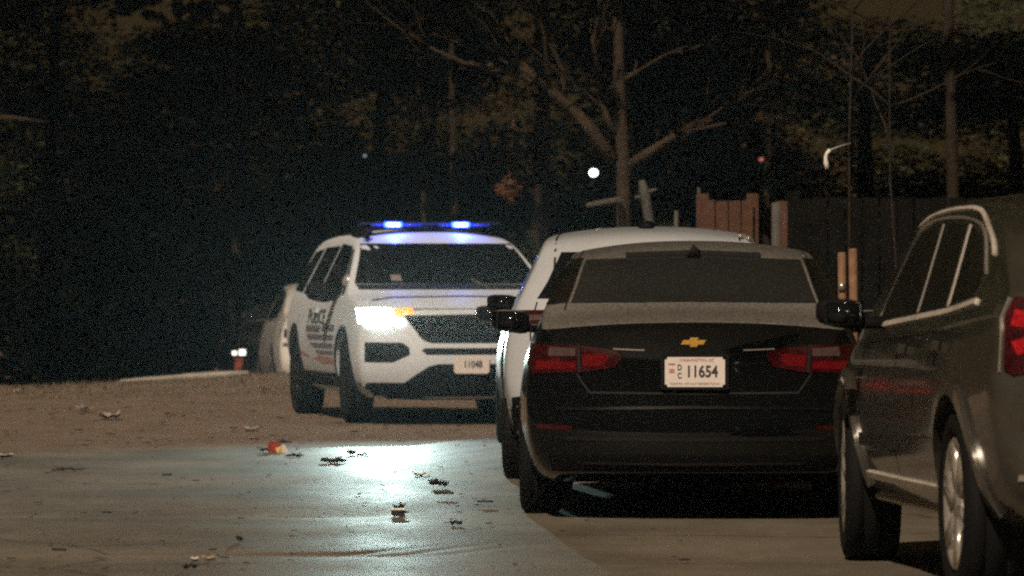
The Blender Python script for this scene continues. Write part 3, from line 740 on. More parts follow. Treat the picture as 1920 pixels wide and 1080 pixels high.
ws.build(M['offwhite']); ws.wheels_on(.345, .225, .225, M['rim'])
ws.skin('rear_glass', [(-.66, 1.12), (-.60, 1.22), (-.52, 1.40), (.52, 1.40), (.60, 1.22), (.66, 1.12)], 'rear', M['glass'])
ws.skin('windshield', [(-.70, 1.10), (-.58, 1.44), (.58, 1.44), (.70, 1.10)], 'front', M['glass'], cell=.1)
for sd in ('left', 'right'):
    ws.skin('front_window', [(.95, 1.03), (.9, 1.09), (.35, 1.42), (-.05, 1.45), (-.08, 1.03)], sd, M['glass'])
    ws.skin('rear_window', [(-.16, 1.04), (-.13, 1.45), (-.95, 1.42), (-1.15, 1.07)], sd, M['glass'])
    ws.skin('quarter_window', [(-1.22, 1.08), (-1.05, 1.41), (-1.55, 1.36), (-1.72, 1.15)], sd, M['glass'])
    ws.skin('rocker_cladding', [(-.9, .26), (-.9, .40), (.9, .40), (.9, .26)], sd, M['cladding'], off=.008)
    for yy in (1.05, -.11, -1.05):
        ws.strip('door_gap', [(yy, .42), (yy, .98)], .010, sd, M['gap'], off=.0015, depth=.003, cell=.1)
    for yy in (-1.33, 1.30):
        arc = [(yy + .41 * math.cos(t), .34 + .41 * math.sin(t)) for t in [R(-5 + 190 * i / 18) for i in range(19)]]
        ws.strip('wheel_arch_trim', arc, .05, sd, M['cladding'], cell=0, off=.012)
for mir in (False, True):
    t = ws.skin('tail_light', [(-.84, 1.045), (-.83, .955), (-.50, .985), (-.50, 1.05)], 'rear', M['red'], off=.012, mirror=mir)
    ws.skin('clear_lens', [(-.70, 1.015), (-.70, .985), (-.58, .99), (-.58, 1.02)], 'rear', M['clearlens'], off=.016, depth=.006, parent=t, mirror=mir)
    ws.skin('headlight', [(-.80, .82), (-.78, .70), (-.50, .72), (-.52, .82)], 'front', M['clearlens'], mirror=mir)
    ws.strip('hatch_gap', [(-.66, 1.10), (-.70, .95), (-.68, .66), (-.60, .62)], .010, 'rear', M['gap'], off=.0015, depth=.003, mirror=mir)
ws.skin('rear_bumper_cladding', [(-.86, .52), (-.84, .28), (.84, .28), (.86, .52), (.60, .56), (-.60, .56)], 'rear', M['cladding'], off=.010)
ws.skin('grille', [(-.5, .80), (-.45, .45), (.45, .45), (.5, .80)], 'front', M['grilleblack'])
for sg in (-1, 1):
    ws.mirror(sg, .82, 1.08, M['cladding'], .20, .13)
    ws.strip('roof_gap', [(sg * .56, -1.9), (sg * .55, -1.2), (sg * .55, 0)], .014, 'top', M['gap'], off=.001, depth=.003)
bm = bmesh.new(); tube(bm, [(0, -.05, 0), (0, 0, .012), (0, .05, 0)], [.01, .045, .01], 10)
for v in bm.verts: v.co.x *= 1.3; v.co.z *= .65
pp, _ = ws.ray('top', -.02, -1.3); an = obj('roof_antenna', bm, M['cladding'], root); an.location = (-.02, -1.3, pp.z + .012)
for xx in (.56, .61):
    bm = bmesh.new(); box(bm, xx - .015, xx + .015, -1.62, -1.5, 0, .03, .008)
    pp, _ = ws.ray('top', xx, -1.55); o = obj('roof_bracket', bm, M['chrome'], root); o.location = (0, 0, pp.z - .005)

# dark sedan further up the same line of parked cars, mostly hidden
dk = sedan('dark_sedan', 'dark parked sedan almost hidden between white SUV and police SUV', (0, 0, 0), 0, M['darkcar'], M['glass'], full=False)
dk.root.location = (.80, 42.6, 0); dk.root.rotation_euler = (0, 0, R(-1.5)); dk.root.scale = (.97, .90, .97)
for mir in (False, True):
    dk.skin('tail_light', [(-.82, .90), (-.82, .78), (-.45, .80), (-.45, .88)], 'rear', M['red'], off=.008, mirror=mir)

# charcoal crossover at the right edge
PY = math.atan(.079); h = Vector((-math.sin(PY), math.cos(PY), 0)); rt = Vector((math.cos(PY), math.sin(PY), 0))
pos = Vector((1.548, 22.70, 0)) + rt * .95
root = thing('charcoal_crossover', 'charcoal parked crossover with chrome window trim and bright red tail lamp at the right edge', 'car', pos, PY)
cx = Car(root, W=.95, yr=-2.42, yf=2.42, rt=.375, cr=.15, cf=.25, wroof=.70, zroof=1.56,
    top=[(-2.42, 1.24), (-2.2, 1.31), (-1.9, 1.43), (-1.5, 1.545), (-.9, 1.60), (-.35, 1.61), (.3, 1.575), (.7, 1.51), (1.1, 1.29), (1.45, 1.11), (1.8, 1.06), (2.42, .92)],
    bot=[(-2.42, .40), (-2.0, .28), (2.0, .26), (2.42, .3)],
    belt=[(-2.42, 1.18), (-1.1, 1.117), (.7, 1.045), (1.3, 1.01), (2.42, .88)],
    crown=[(-2.42, .06), (-1.4, .115), (-.35, .06), (.7, .035), (1.4, .05), (2.42, .05)], side=[(0, .86), (.08, .93), (.25, .97), (.5, 1.0), (.70, .985), (.9, .965), (1, .90)],
    plan=[(-2.42, .95), (-1.6, .995), (0, .99), (1.5, .99), (2.42, .92)],
    rear=[(.3, .06), (.5, 0), (.8, .02), (1.15, .07), (1.3, .12)], front=[(.25, .08), (.5, 0), (.9, .06)],
    stations=[-2.42, -2.3, -2.1, -1.9, -1.7, -1.45, -1.2, -.8, -.4, 0, .4, .7, 1.0, 1.25, 1.5, 1.85, 2.15, 2.42], wheels=[(-1.52, .43), (1.50, .43)])
cx.build(M['darkpaint']); 
for yy, st in ((-1.52, 0), (1.50, R(-5))):
    for sg in (-1, 1): cx.wheel(yy, sg, .375, .245, .255, M['chrome'], st, 6)
FW = [(1.00, 1.055), (.92, 1.13), (.62, 1.37), (.50, 1.43), (.02, 1.465), (-.04, 1.09)]
RW = [(-.12, 1.095), (-.07, 1.468), (-.70, 1.455), (-.84, 1.12)]
QW = [(-.93, 1.125), (-.80, 1.445), (-1.15, 1.40), (-1.52, 1.25), (-1.50, 1.165)]
for sd in ('left', 'right'):
    cx.skin('front_window', FW, sd, M['dustyglass']); cx.skin('rear_window', RW, sd, M['dustyglass']); cx.skin('quarter_window', QW, sd, M['dustyglass'])
    top = [(1.04, 1.06), (.95, 1.14), (.64, 1.385), (.50, 1.45), (.02, 1.485), (-.72, 1.475), (-1.17, 1.42), (-1.56, 1.26)]
    cx.curve('window_trim', top, .010, sd, M['chrome'], off=.006, cell=.1)
    cx.curve('belt_trim', [(1.05, 1.035), (.6, 1.048), (-.1, 1.075), (-1.0, 1.11), (-1.60, 1.15)], .022, sd, M['satin'], off=.010, cell=.1)
    cx.curve('shoulder_crease', [(.9, .99), (.2, 1.015), (-1.0, 1.06), (-2.1, 1.12)], .040, sd, M['darkpaint'], off=.012, depth=.016, cell=.1)
    cx.skin('door_handle', [(-.20, .93), (-.20, .965), (.02, .96), (.02, .925)], sd, M['darkpaint'], off=.035, depth=.03)
    cx.skin('door_handle', [(-1.12, .955), (-1.12, .99), (-.90, .985), (-.90, .95)], sd, M['darkpaint'], off=.035, depth=.03)
    cx.strip('side_molding', [(.95, .555), (0, .57), (-1.05, .585)], .055, sd, M['darkpaint'], off=.014, depth=.02, cell=.15)
    cx.strip('rocker_chrome', [(.95, .405), (0, .405), (-1.03, .41)], .028, sd, M['satin'], off=.014, depth=.02, cell=.15)
    cx.strip('step_bar', [(.98, .315), (0, .315), (-1.05, .32)], .014, sd, M['satin'], off=.02, depth=.02, cell=.15)
    for yy in (1.04, .03, -1.02):
        cx.strip('door_gap', [(yy, .44), (yy, 1.02)], .010, sd, M['gap'], off=.0015, depth=.003, cell=.1)
    for yy in (-1.52, 1.50):
        arc = [(yy + .455 * math.cos(t), .365 + .455 * math.sin(t)) for t in [R(-2 + 184 * i / 24) for i in range(25)]]
        cx.strip('wheel_arch_trim', arc, .055, sd, M['darkpaint'], cell=0, off=.02, depth=.03)
    rl = [(.62, 1.455), (.3, 1.50), (-.35, 1.52), (-.9, 1.50), (-1.4, 1.40), (-1.6, 1.33)]
    cx.curve('roof_rail', rl, .010, sd, M['satin'], off=.010, depth=.014, cell=.1)
    cx.strip('pillar_trim', [(-.08, 1.10), (-.03, 1.46)], .014, sd, M['chrome'], off=.006, cell=.1)
    cx.strip('pillar_trim', [(-.87, 1.13), (-.74, 1.45)], .016, sd, M['chrome'], off=.006, cell=.1)
for mir in (False, True):
    t = cx.skin('tail_light', [(-.80, 1.165), (-.835, 1.10), (-.85, .90), (-.82, .88), (-.58, .93), (-.50, 1.10), (-.54, 1.17)], 'rear', M['red'], off=.012, mirror=mir, cell=.05)
    cx.skin('lit_segment', [[(-.80, 1.12), (-.82, 1.06), (-.74, 1.045), (-.70, 1.09)], [(-.82, 1.0), (-.80, .95), (-.72, .99), (-.70, 1.03), (-.74, 1.03)], [(-.66, 1.12), (-.65, 1.08), (-.57, 1.10), (-.58, 1.13)]], 'rear', M['redglow'], off=.016, depth=.006, parent=t, mirror=mir)
    cx.strip('lamp_chrome', [(-.815, 1.165), (-.85, 1.09), (-.865, .89)], .004, 'rear', M['chrome'], off=.010, mirror=mir)
    cx.skin('headlight', [(-.80, .86), (-.78, .74), (-.50, .76), (-.52, .86)], 'front', M['clearlens'], mirror=mir)
    cx.skin('bumper_reflector', [(-.76, .80), (-.76, .755), (-.45, .745), (-.45, .80)], 'rear', M['chrome'], off=.006, mirror=mir)
    cx.strip('rear_bumper_trim', [(-.80, .50), (-.40, .49), (0, .49)], .02, 'rear', M['chrome'], off=.008, mirror=mir)
cx.skin('rear_glass', [(-.66, 1.25), (-.54, 1.47), (.54, 1.47), (.66, 1.25)], 'rear', M['glass'], cell=.08)
cx.skin('windshield', [(-.74, 1.12), (-.64, 1.47), (.64, 1.47), (.74, 1.12)], 'front', M['glass'], cell=.1)
for sg in (-1, 1): cx.mirror(sg, .80, 1.09, M['cladding'], .20, .14)

# silver sedan and the dark one past the police car, on the far left kerb
ss = sedan('silver_sedan', 'silver parked sedan with red tail lamp peeking out behind the police SUV', (0, 0, 0), 0, M['silver'], M['glass'], full=False)
ss.root.location = (-2.16, 68.55, -.22); ss.root.rotation_euler = (0, 0, R(6.0))
fd = sedan('distant_dark_sedan', 'dark distant parked sedan with small red lamps beyond the silver sedan', (0, 0, 0), 0, M['darkcar'], M['glass'], full=False)
fd.root.location = (-2.80, 75.5, -.45); fd.root.rotation_euler = (0, 0, R(-1.5))
for c_, red in ((ss, 'red'), (fd, 'red')):
    for mir in (False, True):
        t = c_.skin('tail_light', [(-.84, .87), (-.85, .76), (-.60, .78), (-.60, .86)], 'rear', M['red'], off=.008, mirror=mir)
        c_.skin('lit_segment', [(-.78, .80), (-.78, .76), (-.68, .76), (-.68, .80)], 'rear', M['redlens'], off=.012, depth=.006, parent=t, mirror=mir)
        c_.skin('backup_lens', [(-.82, .70), (-.82, .66), (-.62, .66), (-.62, .70)], 'rear', M['clearlens'], off=.008, mirror=mir)
    if c_ is fd:
        c_.skin('lit_lamp', [[(-.84, .74), (-.84, .69), (-.79, .69), (-.79, .74)], [(-.75, .76), (-.75, .69), (-.67, .69), (-.67, .76)]], 'rear', M['smalllamp'], off=.02, depth=.01)
        c_.skin('lit_lamp', [(-.82, .66), (-.80, .48), (-.72, .48), (-.70, .66)], 'rear', M['redlamp'], off=.02, depth=.01)
    p, n = c_.ray('rear', 0, .765)
    plate(c_, (0, p.y - .02, .74), (0, 0, 0), 'DC 108', None, tiny=False)

# ================================================================== FENCE, GATES, POSTS
def fence(name, label, x0, x1, d, ztop, material, pitch=.14, cat='fence'):
    root = thing(name, label, cat, ((x0 + x1) / 2, d, 0))
    bm = bmesh.new(); x = x0
    cxm = (x0 + x1) / 2
    while x < x1 - .03:
        wd = min(pitch * (.9 + .08 * rnd.random()), x1 - x); zz = ztop + (rnd.random() - .5) * .014
        box(bm, x - cxm, x - cxm + wd, -.012 + rnd.random() * .008, .012, .05, zz, .004); x += pitch
    obj('boards', bm, material, root, smooth=False)
    for z in (.35, ztop - .3):
        bm = bmesh.new(); box(bm, x0 - cxm, x1 - cxm, .016, .06, z, z + .09, .005); obj('rail', bm, material, root, smooth=False)
    n = max(1, int((x1 - x0) / 2.4))
    for i in range(n + 1):
        xx = x0 + (x1 - x0) * i / n - cxm
        bm = bmesh.new(); box(bm, xx - .05, xx + .05, .064, .164, 0, ztop + .06, .006); obj('post', bm, material, root, smooth=False)
    return root
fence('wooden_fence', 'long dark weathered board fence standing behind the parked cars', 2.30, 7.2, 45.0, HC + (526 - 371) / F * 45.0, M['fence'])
fence('wooden_gate', 'wide reddish wooden gate panel lit warmly behind the white SUV roof', P(1318, 0, 46).x, P(1412, 0, 46).x, 46, HC + (526 - 376) / F * 46, M['redwood'], .108, 'gate')
fence('fence', 'narrow reddish board panel between the wide gate and the dark fence', P(1466, 0, 46).x, P(1497, 0, 46).x, 46, HC + (526 - 390) / F * 46, M['redpale'], .14, 'fence panel')
bm = bmesh.new(); p = P(1455, 380, 45.5); tube(bm, [(p.x, p.y, 0), (p.x, p.y, p.z)], [.04, .038], 10)
tag(obj('fence_post', bm, M['palewood']), 'slim grey metal post beside the narrow reddish panel', 'post')
# stakes holding the sapling
for px, top, wd, lab, rad in ((1578, 473, 16, 'shorter raw wooden stake with a small bright dot near its foot, beside the sapling', .026), (1599, 466, 15, 'taller raw wooden stake standing tight against the sapling trunk', .028)):
    p = P(px, top, 34.0); bm = bmesh.new()
    tube(bm, [(p.x + .02, p.y, 0), (p.x, p.y, p.z - .01), (p.x, p.y, p.z)], [rad, rad, rad * .8], 8)
    st = tag(obj('tree_stake', bm, M['stake']), lab, 'stake', 'stakes beside the sapling')
    if px == 1578:  # plain bright box that stands in for a small white lamp
        bm = bmesh.new(); q = P(1578, 537, 34); box(bm, q.x - .02, q.x + .018, q.y - .04, q.y - .02, q.z - .03, q.z + .03, .006)
        obj('bright_dot', bm, M['chrome'], st)

# ================================================================== TREES
def leaves(bm, centre, rad, n, size, rng):
    for _ in range(n):
        while True:
            q = Vector((rng.uniform(-1, 1), rng.uniform(-1, 1), rng.uniform(-1, 1)))
            if q.length < 1: break
        c = Vector(centre) + Vector((q.x * rad[0], q.y * rad[1], q.z * rad[2]))
        a = Vector((rng.gauss(0, 1), rng.gauss(0, 1), rng.gauss(0, 1))).normalized(); b = a.orthogonal().normalized()
        s1 = size * rng.uniform(.5, 1.2); s2 = s1 * rng.uniform(.4, .7)
        bm.faces.new([bm.verts.new(c + a * s1), bm.verts.new(c + b * s2), bm.verts.new(c - a * s1), bm.verts.new(c - b * s2)])

def limb(bm, p, d, length, r, rng, depth, gnarl=.25):
    n = 5; pts = [p.copy()]; q = p.copy(); dd = d.copy()
    for i in range(n):
        dd = (dd + Vector((rng.gauss(0, gnarl), rng.gauss(0, gnarl), rng.gauss(0, gnarl * .7))) * .5).normalized()
        q = q + dd * length / n; pts.append(q.copy())
    tube(bm, pts, [r * (1 - .75 * i / n) for i in range(n + 1)], 6 if r > .02 else 4)
    if depth > 0:
        for k in range(3):
            i = rng.randint(2, n); nd = (dd + Vector((rng.gauss(0, .8), rng.gauss(0, .8), rng.gauss(.15, .6)))).normalized()
            limb(bm, pts[i], nd, length * rng.uniform(.5, .75), r * .5, rng, depth - 1, gnarl)

def trunk_tree(px, d, w_px, label, seed, bark, height=21.0, lean=(0, 0), crown_r=3.4, crown_z=7.2, limbs=None, nleaf=8000, group=None, trunk_path=None, lbottom=5.0, leafm='leaf'):
    rng = random.Random(seed)
    base = Vector(((px - 960) / F * d, d, hground((px - 960) / F * d, d) - .05))
    root = thing('shade_tree', label, 'tree', base, 0, group)
    r = w_px / F * d / 2
    bm = bmesh.new()
    path = trunk_path or [Vector((lean[0] * t, lean[1] * t, t * height)) + Vector((rng.gauss(0, .05), rng.gauss(0, .05), 0)) * (1 if 0 < i < 8 else 0) for i, t in enumerate([0, .02, .1, .2, .32, .45, .6, .8, 1.0])]
    n = len(path)
    tube(bm, path, [r * 1.25] + [r * (1.05 - .75 * i / (n - 1)) for i in range(1, n)], 12, .08)
    obj('trunk', bm, bark, root)
    if limbs:
        for lp, rr in limbs:
            bm = bmesh.new(); tube(bm, [Vector(q) - base for q in lp], rr, 8, .1)
            e = Vector(lp[-1]) - base; dd = (Vector(lp[-1]) - Vector(lp[-2])).normalized()
            for _ in range(3): limb(bm, e, (dd + Vector((rng.gauss(0, .5), rng.gauss(0, .5), rng.gauss(.1, .4)))).normalized(), 1.1, rr[-1] * .8, rng, 1)
            for q in lp[1:-1]:
                limb(bm, Vector(q) - base, (dd + Vector((rng.gauss(0, .6), rng.gauss(0, .6), rng.gauss(.3, .5)))).normalized(), .9, rr[-1] * .7, rng, 1)
            obj('limb', bm, bark, root)
    bm = bmesh.new()
    for k in range(7):
        th = k * 2.4 + rng.random(); limb(bm, Vector((0, 0, rng.uniform(4.6, 7.5))), Vector((math.cos(th), math.sin(th), .55)).normalized(), 3.2, r * .45, rng, 1)
    obj('branches', bm, bark, root)
    if nleaf:  # tall dense crown, mostly out of view, shaped to shade the woods behind
        bm = bmesh.new()
        for k in range(130):
            th = rng.uniform(0, 2 * math.pi); t = rng.random(); rr = crown_r * math.sqrt(rng.random()) * (1.05 - .55 * t); zz = lbottom + 1.0 + 18.5 * t
            leaves(bm, (rr * math.cos(th), rr * math.sin(th) - .6, zz), (1.35, 1.35, .95), nleaf // 130, .24, rng)
        obj('crown', bm, M[leafm], root, smooth=False)
    return root

d0 = 60.0
def W2(px, py, d=d0, dy=0): 
    v = P(px, py, d); v.y += dy; return v
trunk_tree(1168, d0, 34, 'large pale barked tree with one long bare limb reaching left above the white SUV', 3, M['bark'], limbs=[
    ([W2(1150, 300), W2(1105, 240), W2(1060, 190), W2(1030, 168)], [.085, .07, .055, .045]),
    ([W2(1180, 310), W2(1225, 280), W2(1265, 255), W2(1300, 245)], [.06, .05, .035, .02]),
    ([W2(1152, 250), W2(1135, 215), W2(1125, 180)], [.045, .04, .03]),
    ([W2(1030, 168), W2(985, 132), W2(930, 124), W2(870, 118), W2(805, 88)], [.045, .04, .034, .026, .014])],
    trunk_path=[Vector((0, 0, 0)), Vector((.0, 0, .6)), Vector((.01, 0, 1.6)), Vector((.0, 0, 2.6)), Vector((-.04, 0, 3.4)), Vector((-.06, 0, 4.4)), Vector((-.02, 0, 6)), Vector((.1, 0, 11)), Vector((.1, 0, 20))])
trunk_tree(868, 71, 16, 'slim straight tree trunk rising just above the right half of the police light bar', 5, M['barkdark'], lean=(-1.0, 0), crown_r=3.0)
trunk_tree(775, 73, 13, 'thin leaning tree trunk rising above the left half of the police light bar', 6, M['barkdark'], lean=(.8, 0), crown_r=3.0)
trunk_tree(1005, 63, 40, 'thick dark tree trunk behind the gap between police SUV and white SUV', 8, M['barkdark'], lean=(.2, 0), crown_r=2.3)
trunk_tree(-75, 70, 30, 'unseen dark tree outside the far left edge, kept for the shade of its crown', 9, M['barkdark'], crown_r=3.8)  # stands out of view, there for its crown's shade
trunk_tree(1780, 58, 26, 'dark tree rising behind the board fence above the crossover roof', 10, M['barkdark'], crown_r=3.6)
trunk_tree(430, 76, 18, 'dark slender tree left of the parked silver sedan', 12, M['barkdark'], lean=(.4, 0), crown_r=3.4)
trunk_tree(1440, 61, 18, 'dark tree behind the reddish wooden gate', 14, M['barkdark'], crown_r=3.4)
for px_, d_, k_ in ((-471, 76, 'first'), (-910, 72, 'second'), (-89, 81, 'third')):  # trees added out of view to keep the woods behind dark
    trunk_tree(px_, d_, 30, 'unseen tree added past the left end of the earth bank to shade the woods', 15 + d_, M['barkdark'], crown_r=4.4, group='added shading trees past the left end of the bank')
# sapling and bare thin trunk by the fence
def sapling(px, d, w_px, label, seed, hgt, bark):
    rng = random.Random(seed); base = Vector(((px - 960) / F * d, d, 0)); root = thing('sapling', label, 'tree', base)
    bm = bmesh.new(); path = [Vector((rng.gauss(0, .015), 0, z * hgt)) for z in (0, .15, .3, .45, .6, .8, 1)]
    tube(bm, path, [w_px / F * d / 2 * (1 - .6 * i / 6) for i in range(7)], 8, .1); obj('trunk', bm, bark, root)
    bm = bmesh.new()
    for k in range(9):
        z = hgt * rng.uniform(.42, .95); limb(bm, Vector((0, 0, z)), Vector((rng.gauss(0, 1), rng.gauss(0, 1), .9)).normalized(), .9, .010, rng, 1)
    obj('twigs', bm, bark, root)
    return root
sapling(1596, 34.3, 7, 'thin bare sapling tied between the two wooden stakes', 21, 4.6, M['barkdark'])
sapling(1667, 40, 6, 'very thin bare sapling just right of the staked one', 22, 4.4, M['barkdark'])
# pale sawn branches near the big tree
bm = bmesh.new(); tube(bm, [W2(1160, 376, 58), W2(1130, 380, 58), W2(1100, 386, 58)], [.04, .034, .03], 8, .1); 
tube(bm, [W2(1160, 376, 58), W2(1166, 400, 58.6), W2(1168, 420, 59.6)], [.04, .04, .04], 8)
tag(obj('dead_branch', bm, M['palewood']), 'short pale dead branch sticking out left of the big trunk', 'branch')
bm = bmesh.new(); b = W2(1222, 430, 56); tube(bm, [Vector((b.x + .02, b.y, 0)), W2(1220, 430, 56), W2(1213, 390, 56), W2(1208, 360, 56), W2(1203, 338, 56)], [.07, .055, .05, .055, .03], 10, .1)
tube(bm, [W2(1210, 365, 56), W2(1190, 372, 56)], [.03, .02], 6); tube(bm, [W2(1210, 362, 56), W2(1232, 355, 56)], [.03, .015], 6)
tag(obj('dead_stump', bm, M['palewood']), 'upright grey dead stump with a knobbly top right of the big trunk', 'stump')
for px, py, r_, lab in ((1268, 395, .02, 'short pale garden stake right of the dead stump'), (1310, 352, .012, 'thin grey rod at the left edge of the reddish gate')):
    p = P(px, py, 50); bm = bmesh.new(); tube(bm, [(p.x, p.y, 0), (p.x, p.y, p.z * .6), tuple(p)], [r_, r_, r_], 8)
    tag(obj('garden_stake', bm, M['palewood']), lab, 'stake')
# orange clump of dead leaves
rng = random.Random(31); bm = bmesh.new(); c = P(952, 355, 61)
for _ in range(6): leaves(bm, (c.x + rng.gauss(0, .06), c.y, c.z + rng.gauss(0, .05)), (.10, .10, .09), 60, .035, rng)
tube(bm, [c, c + Vector((.05, .4, .6)), c + Vector((.1, 1.0, 1.4))], [.006, .01, .015], 5)
tag(obj('dead_leaf_cluster', bm, M['deadleaf'], smooth=False), 'orange brown clump of dead leaves hanging right of the police light bar', 'leaf clump')

# background evergreens: one built, the rest copies with their parts
def evergreen(seed, leafm):
    rng = random.Random(seed); root = thing('evergreen_tree', 'tall dark evergreen tree in the unlit woods behind the street', 'tree', (0, 0, 0), 0, 'dark trees of the woods behind')
    bm = bmesh.new(); limb(bm, Vector((0, 0, -.2)), Vector((0, 0, 1)), 11, .2, rng, 0, .05); obj('trunk', bm, M['barkdark'], root)
    bm = bmesh.new()
    for k in range(56):
        z = rng.uniform(.4, 12); th = rng.uniform(0, 2 * math.pi); rr = (3.0 - z * .16) * math.sqrt(rng.random())
        leaves(bm, (rr * math.cos(th), rr * math.sin(th), z), (.95, .95, .7), 380, .085, rng)
    obj('crown', bm, M[leafm], root, smooth=False)
    return root
def copy_tree(src, loc, rz, s):
    r = src.copy(); C.objects.link(r); r.location = loc; r.rotation_euler = (0, 0, rz); r.scale = (s, s, rng.uniform(.38, .58) if loc[0] < 2 else rng.uniform(.42, .64))
    for ch in src.children:
        c_ = ch.copy(); C.objects.link(c_); c_.parent = r
    return r
e1, e2 = evergreen(41, 'leaf'), evergreen(42, 'leafbrown')
rng = random.Random(5); spots = []
for i in range(8): spots.append((-10.5 + 3.0 * i + rng.uniform(-.6, .6), 82 + rng.uniform(-3, 3)))
for i in range(8): spots.append((-13 + 3.7 * i + rng.uniform(-.8, .8), 94 + rng.uniform(-4, 4)))
for i in range(8): spots.append((-16 + 4.6 * i + rng.uniform(-.8, .8), 112 + rng.uniform(-4, 4)))
for i, (x, y) in enumerate(spots):
    src = (e1, e2)[i % 3 == 1]
    if i < 2: src.location = (x, y, -.2) ; src.rotation_euler = (0, 0, i)
    else: copy_tree(src if i != 1 else e2, (x, y, -.2), rng.uniform(0, 6.28), rng.uniform(.85, 1.2))
e1.scale = (1, 1, .5); e2.scale = (1, 1, .56); e1.location = (spots[0][0], spots[0][1], -.2); e2.location = (spots[1][0], spots[1][1], -.2)
# shrubs along the far edge on the left and behind the fence
def shrub(seed, leafm):
    rng = random.Random(seed); bm = bmesh.new()
    for k in range(16): leaves(bm, (rng.gauss(0, .5), rng.gauss(0, .45), rng.uniform(.2, 1.5)), (.45, .45, .4), 300, .05, rng)
    o = obj('shrub', bm, M[leafm], smooth=False); return o
M['leafshade'] = mat('shaded_shrub_leaves', (0.013, 0.016, 0.008), 0.8, spec=0.05, var=0.5, vscale=1.5)  # leaf colour darkened so that the shrubs look shaded
s1, s2 = shrub(51, 'leafshade'), shrub(52, 'leafshade')
rng = random.Random(6)
sp = [(x, 76 + rng.uniform(-1.0, 2.5)) for x in (-7.6, -5.9)] + [(x, 54 + rng.uniform(-2, 2)) for x in (1.55, 2.3, 2.9, 3.9, 4.9)] + [(x, 75.5 + rng.uniform(-.5, 1.5)) for x in (-6.5, -5.2, -3.9, -1.2, .2)]
for i, (x, y) in enumerate(sp):
    src = (s1, s2)[i % 2]
    o = src if i < 2 else src.copy()
    if i >= 2: C.objects.link(o)
    o.location = (x, y, hground(x, y) - .15); o.rotation_euler = (0, 0, rng.uniform(0, 6)); s_ = rng.uniform(.8, 1.35); o.scale = (s_, s_, s_)
    if x < -2.4 or y > 74: tag(o, 'dark leafy shrub in the unlit undergrowth beyond the earth bank', 'shrub', 'shrubs beyond the bank')
    else: tag(o, 'dark leafy shrub growing behind the reddish gate and fence', 'shrub', 'shrubs behind the fence')
# bare limb and wire at the far left
bm = bmesh.new(); tube(bm, [P(-40, 218, 64), P(30, 222, 64), P(75, 228, 64), P(105, 232, 65.2)], [.03, .028, .022, .015], 6, .1)
tag(obj('bare_branch', bm, M['bark']), 'thin pale bare branch entering at the far left edge', 'branch')

# ================================================================== DISTANT LAMPS
def lampthing(name, px, py, d, r, lens, label, cat, arm=True):
    p = P(px, py, d); root = thing(name, label, cat, (p.x, p.y, 0))
    bm = bmesh.new(); tube(bm, [(0, .22, -.2), (0, .22, p.z * .5), (0, .22, p.z + .05), (0, .12, p.z + r * 1.4 + .02)], [.035, .03, .028, .02], 8); obj('lamp_post', bm, M['barkdark'], root)
    bm = bmesh.new(); bmesh.ops.create_uvsphere(bm, u_segments=16, v_segments=10, radius=r)
    for v in bm.verts: v.co = Vector((v.co.x * 1.15, v.co.y * .8, v.co.z + p.z))
    obj('lamp_globe', bm, lens, root)
    return root
lampthing('path_lamp', 1113, 324, 78, .05, M['lamp'], 'bright white globe lamp glowing left of the big trunk', 'lamp')
lampthing('signal_lamp', 1428, 300, 80, .038, M['lampred'], 'tiny dim red lamp above the reddish wooden gate', 'lamp')
lampthing('porch_lamp', 684, 292, 80, .022, M['lampdim'], 'faint tiny pale light above the police SUV roof on the left', 'lamp')
bm = bmesh.new(); tube(bm, [P(1551, 316, 34), P(1549, 306, 34), P(1548, 295, 34), P(1550, 288, 34), P(1556, 281, 34)], [.014, .015, .012, .011, .013], 8)
tube(bm, [P(1556, 281, 34), P(1575, 274, 34.15), P(1596, 268, 34.3)], [.003, .003, .003], 5)
tag(obj('plastic_strip', bm, M['paper']), 'curled white plastic strip hanging left of the sapling', 'plastic strip')

# ================================================================== KERB AND LITTER
bm = bmesh.new()
pts = []
for px_ in (225, 270, 330, 365, 400, 435, 466):
    x_ = (px_ - 960) / F * 61.2; pts.append((x_, 61.2, hground(x_, 61.2) + .022))
tube(bm, pts, [.015, .03, .035, .04, .042, .04, .03], 8, .25)
tag(obj('kerb_stone', bm, M['kerb']), 'pale broken kerb edge along the top of the earth bank', 'kerb')

def flat_scrap(bm, c, sx, sy, rz, curl, rng, thick=.004, n=5):
    """a crumpled sheet with thickness"""
    vs = []
    for j in range(n + 1):
        for i in range(n + 1):
            u, v = i / n - .5, j / n - .5
            x, y = u * sx, v * sy
            z = curl * (u * u + v * v) * 2 + rng.uniform(0, curl * .5)
            vs.append(bm.verts.new((c[0] + x * math.cos(rz) - y * math.sin(rz), c[1] + x * math.sin(rz) + y * math.cos(rz), c[2] + z)))
    fs = []
    for j in range(n):
        for i in range(n):
            a = j * (n + 1) + i; fs.append(bm.faces.new((vs[a], vs[a + 1], vs[a + n + 2], vs[a + n + 1])))
    ret = bmesh.ops.extrude_face_region(bm, geom=fs)
    for g in ret['geom']:
        if isinstance(g, bmesh.types.BMVert): g.co.z += thick
def on_ground(px, py):
    d = F * HC / (py - 526); return Vector(((px - 960) / F * d, d, .013 if d < 40 else .004 + hground((px - 960) / F * d, d)))
rng = random.Random(77)
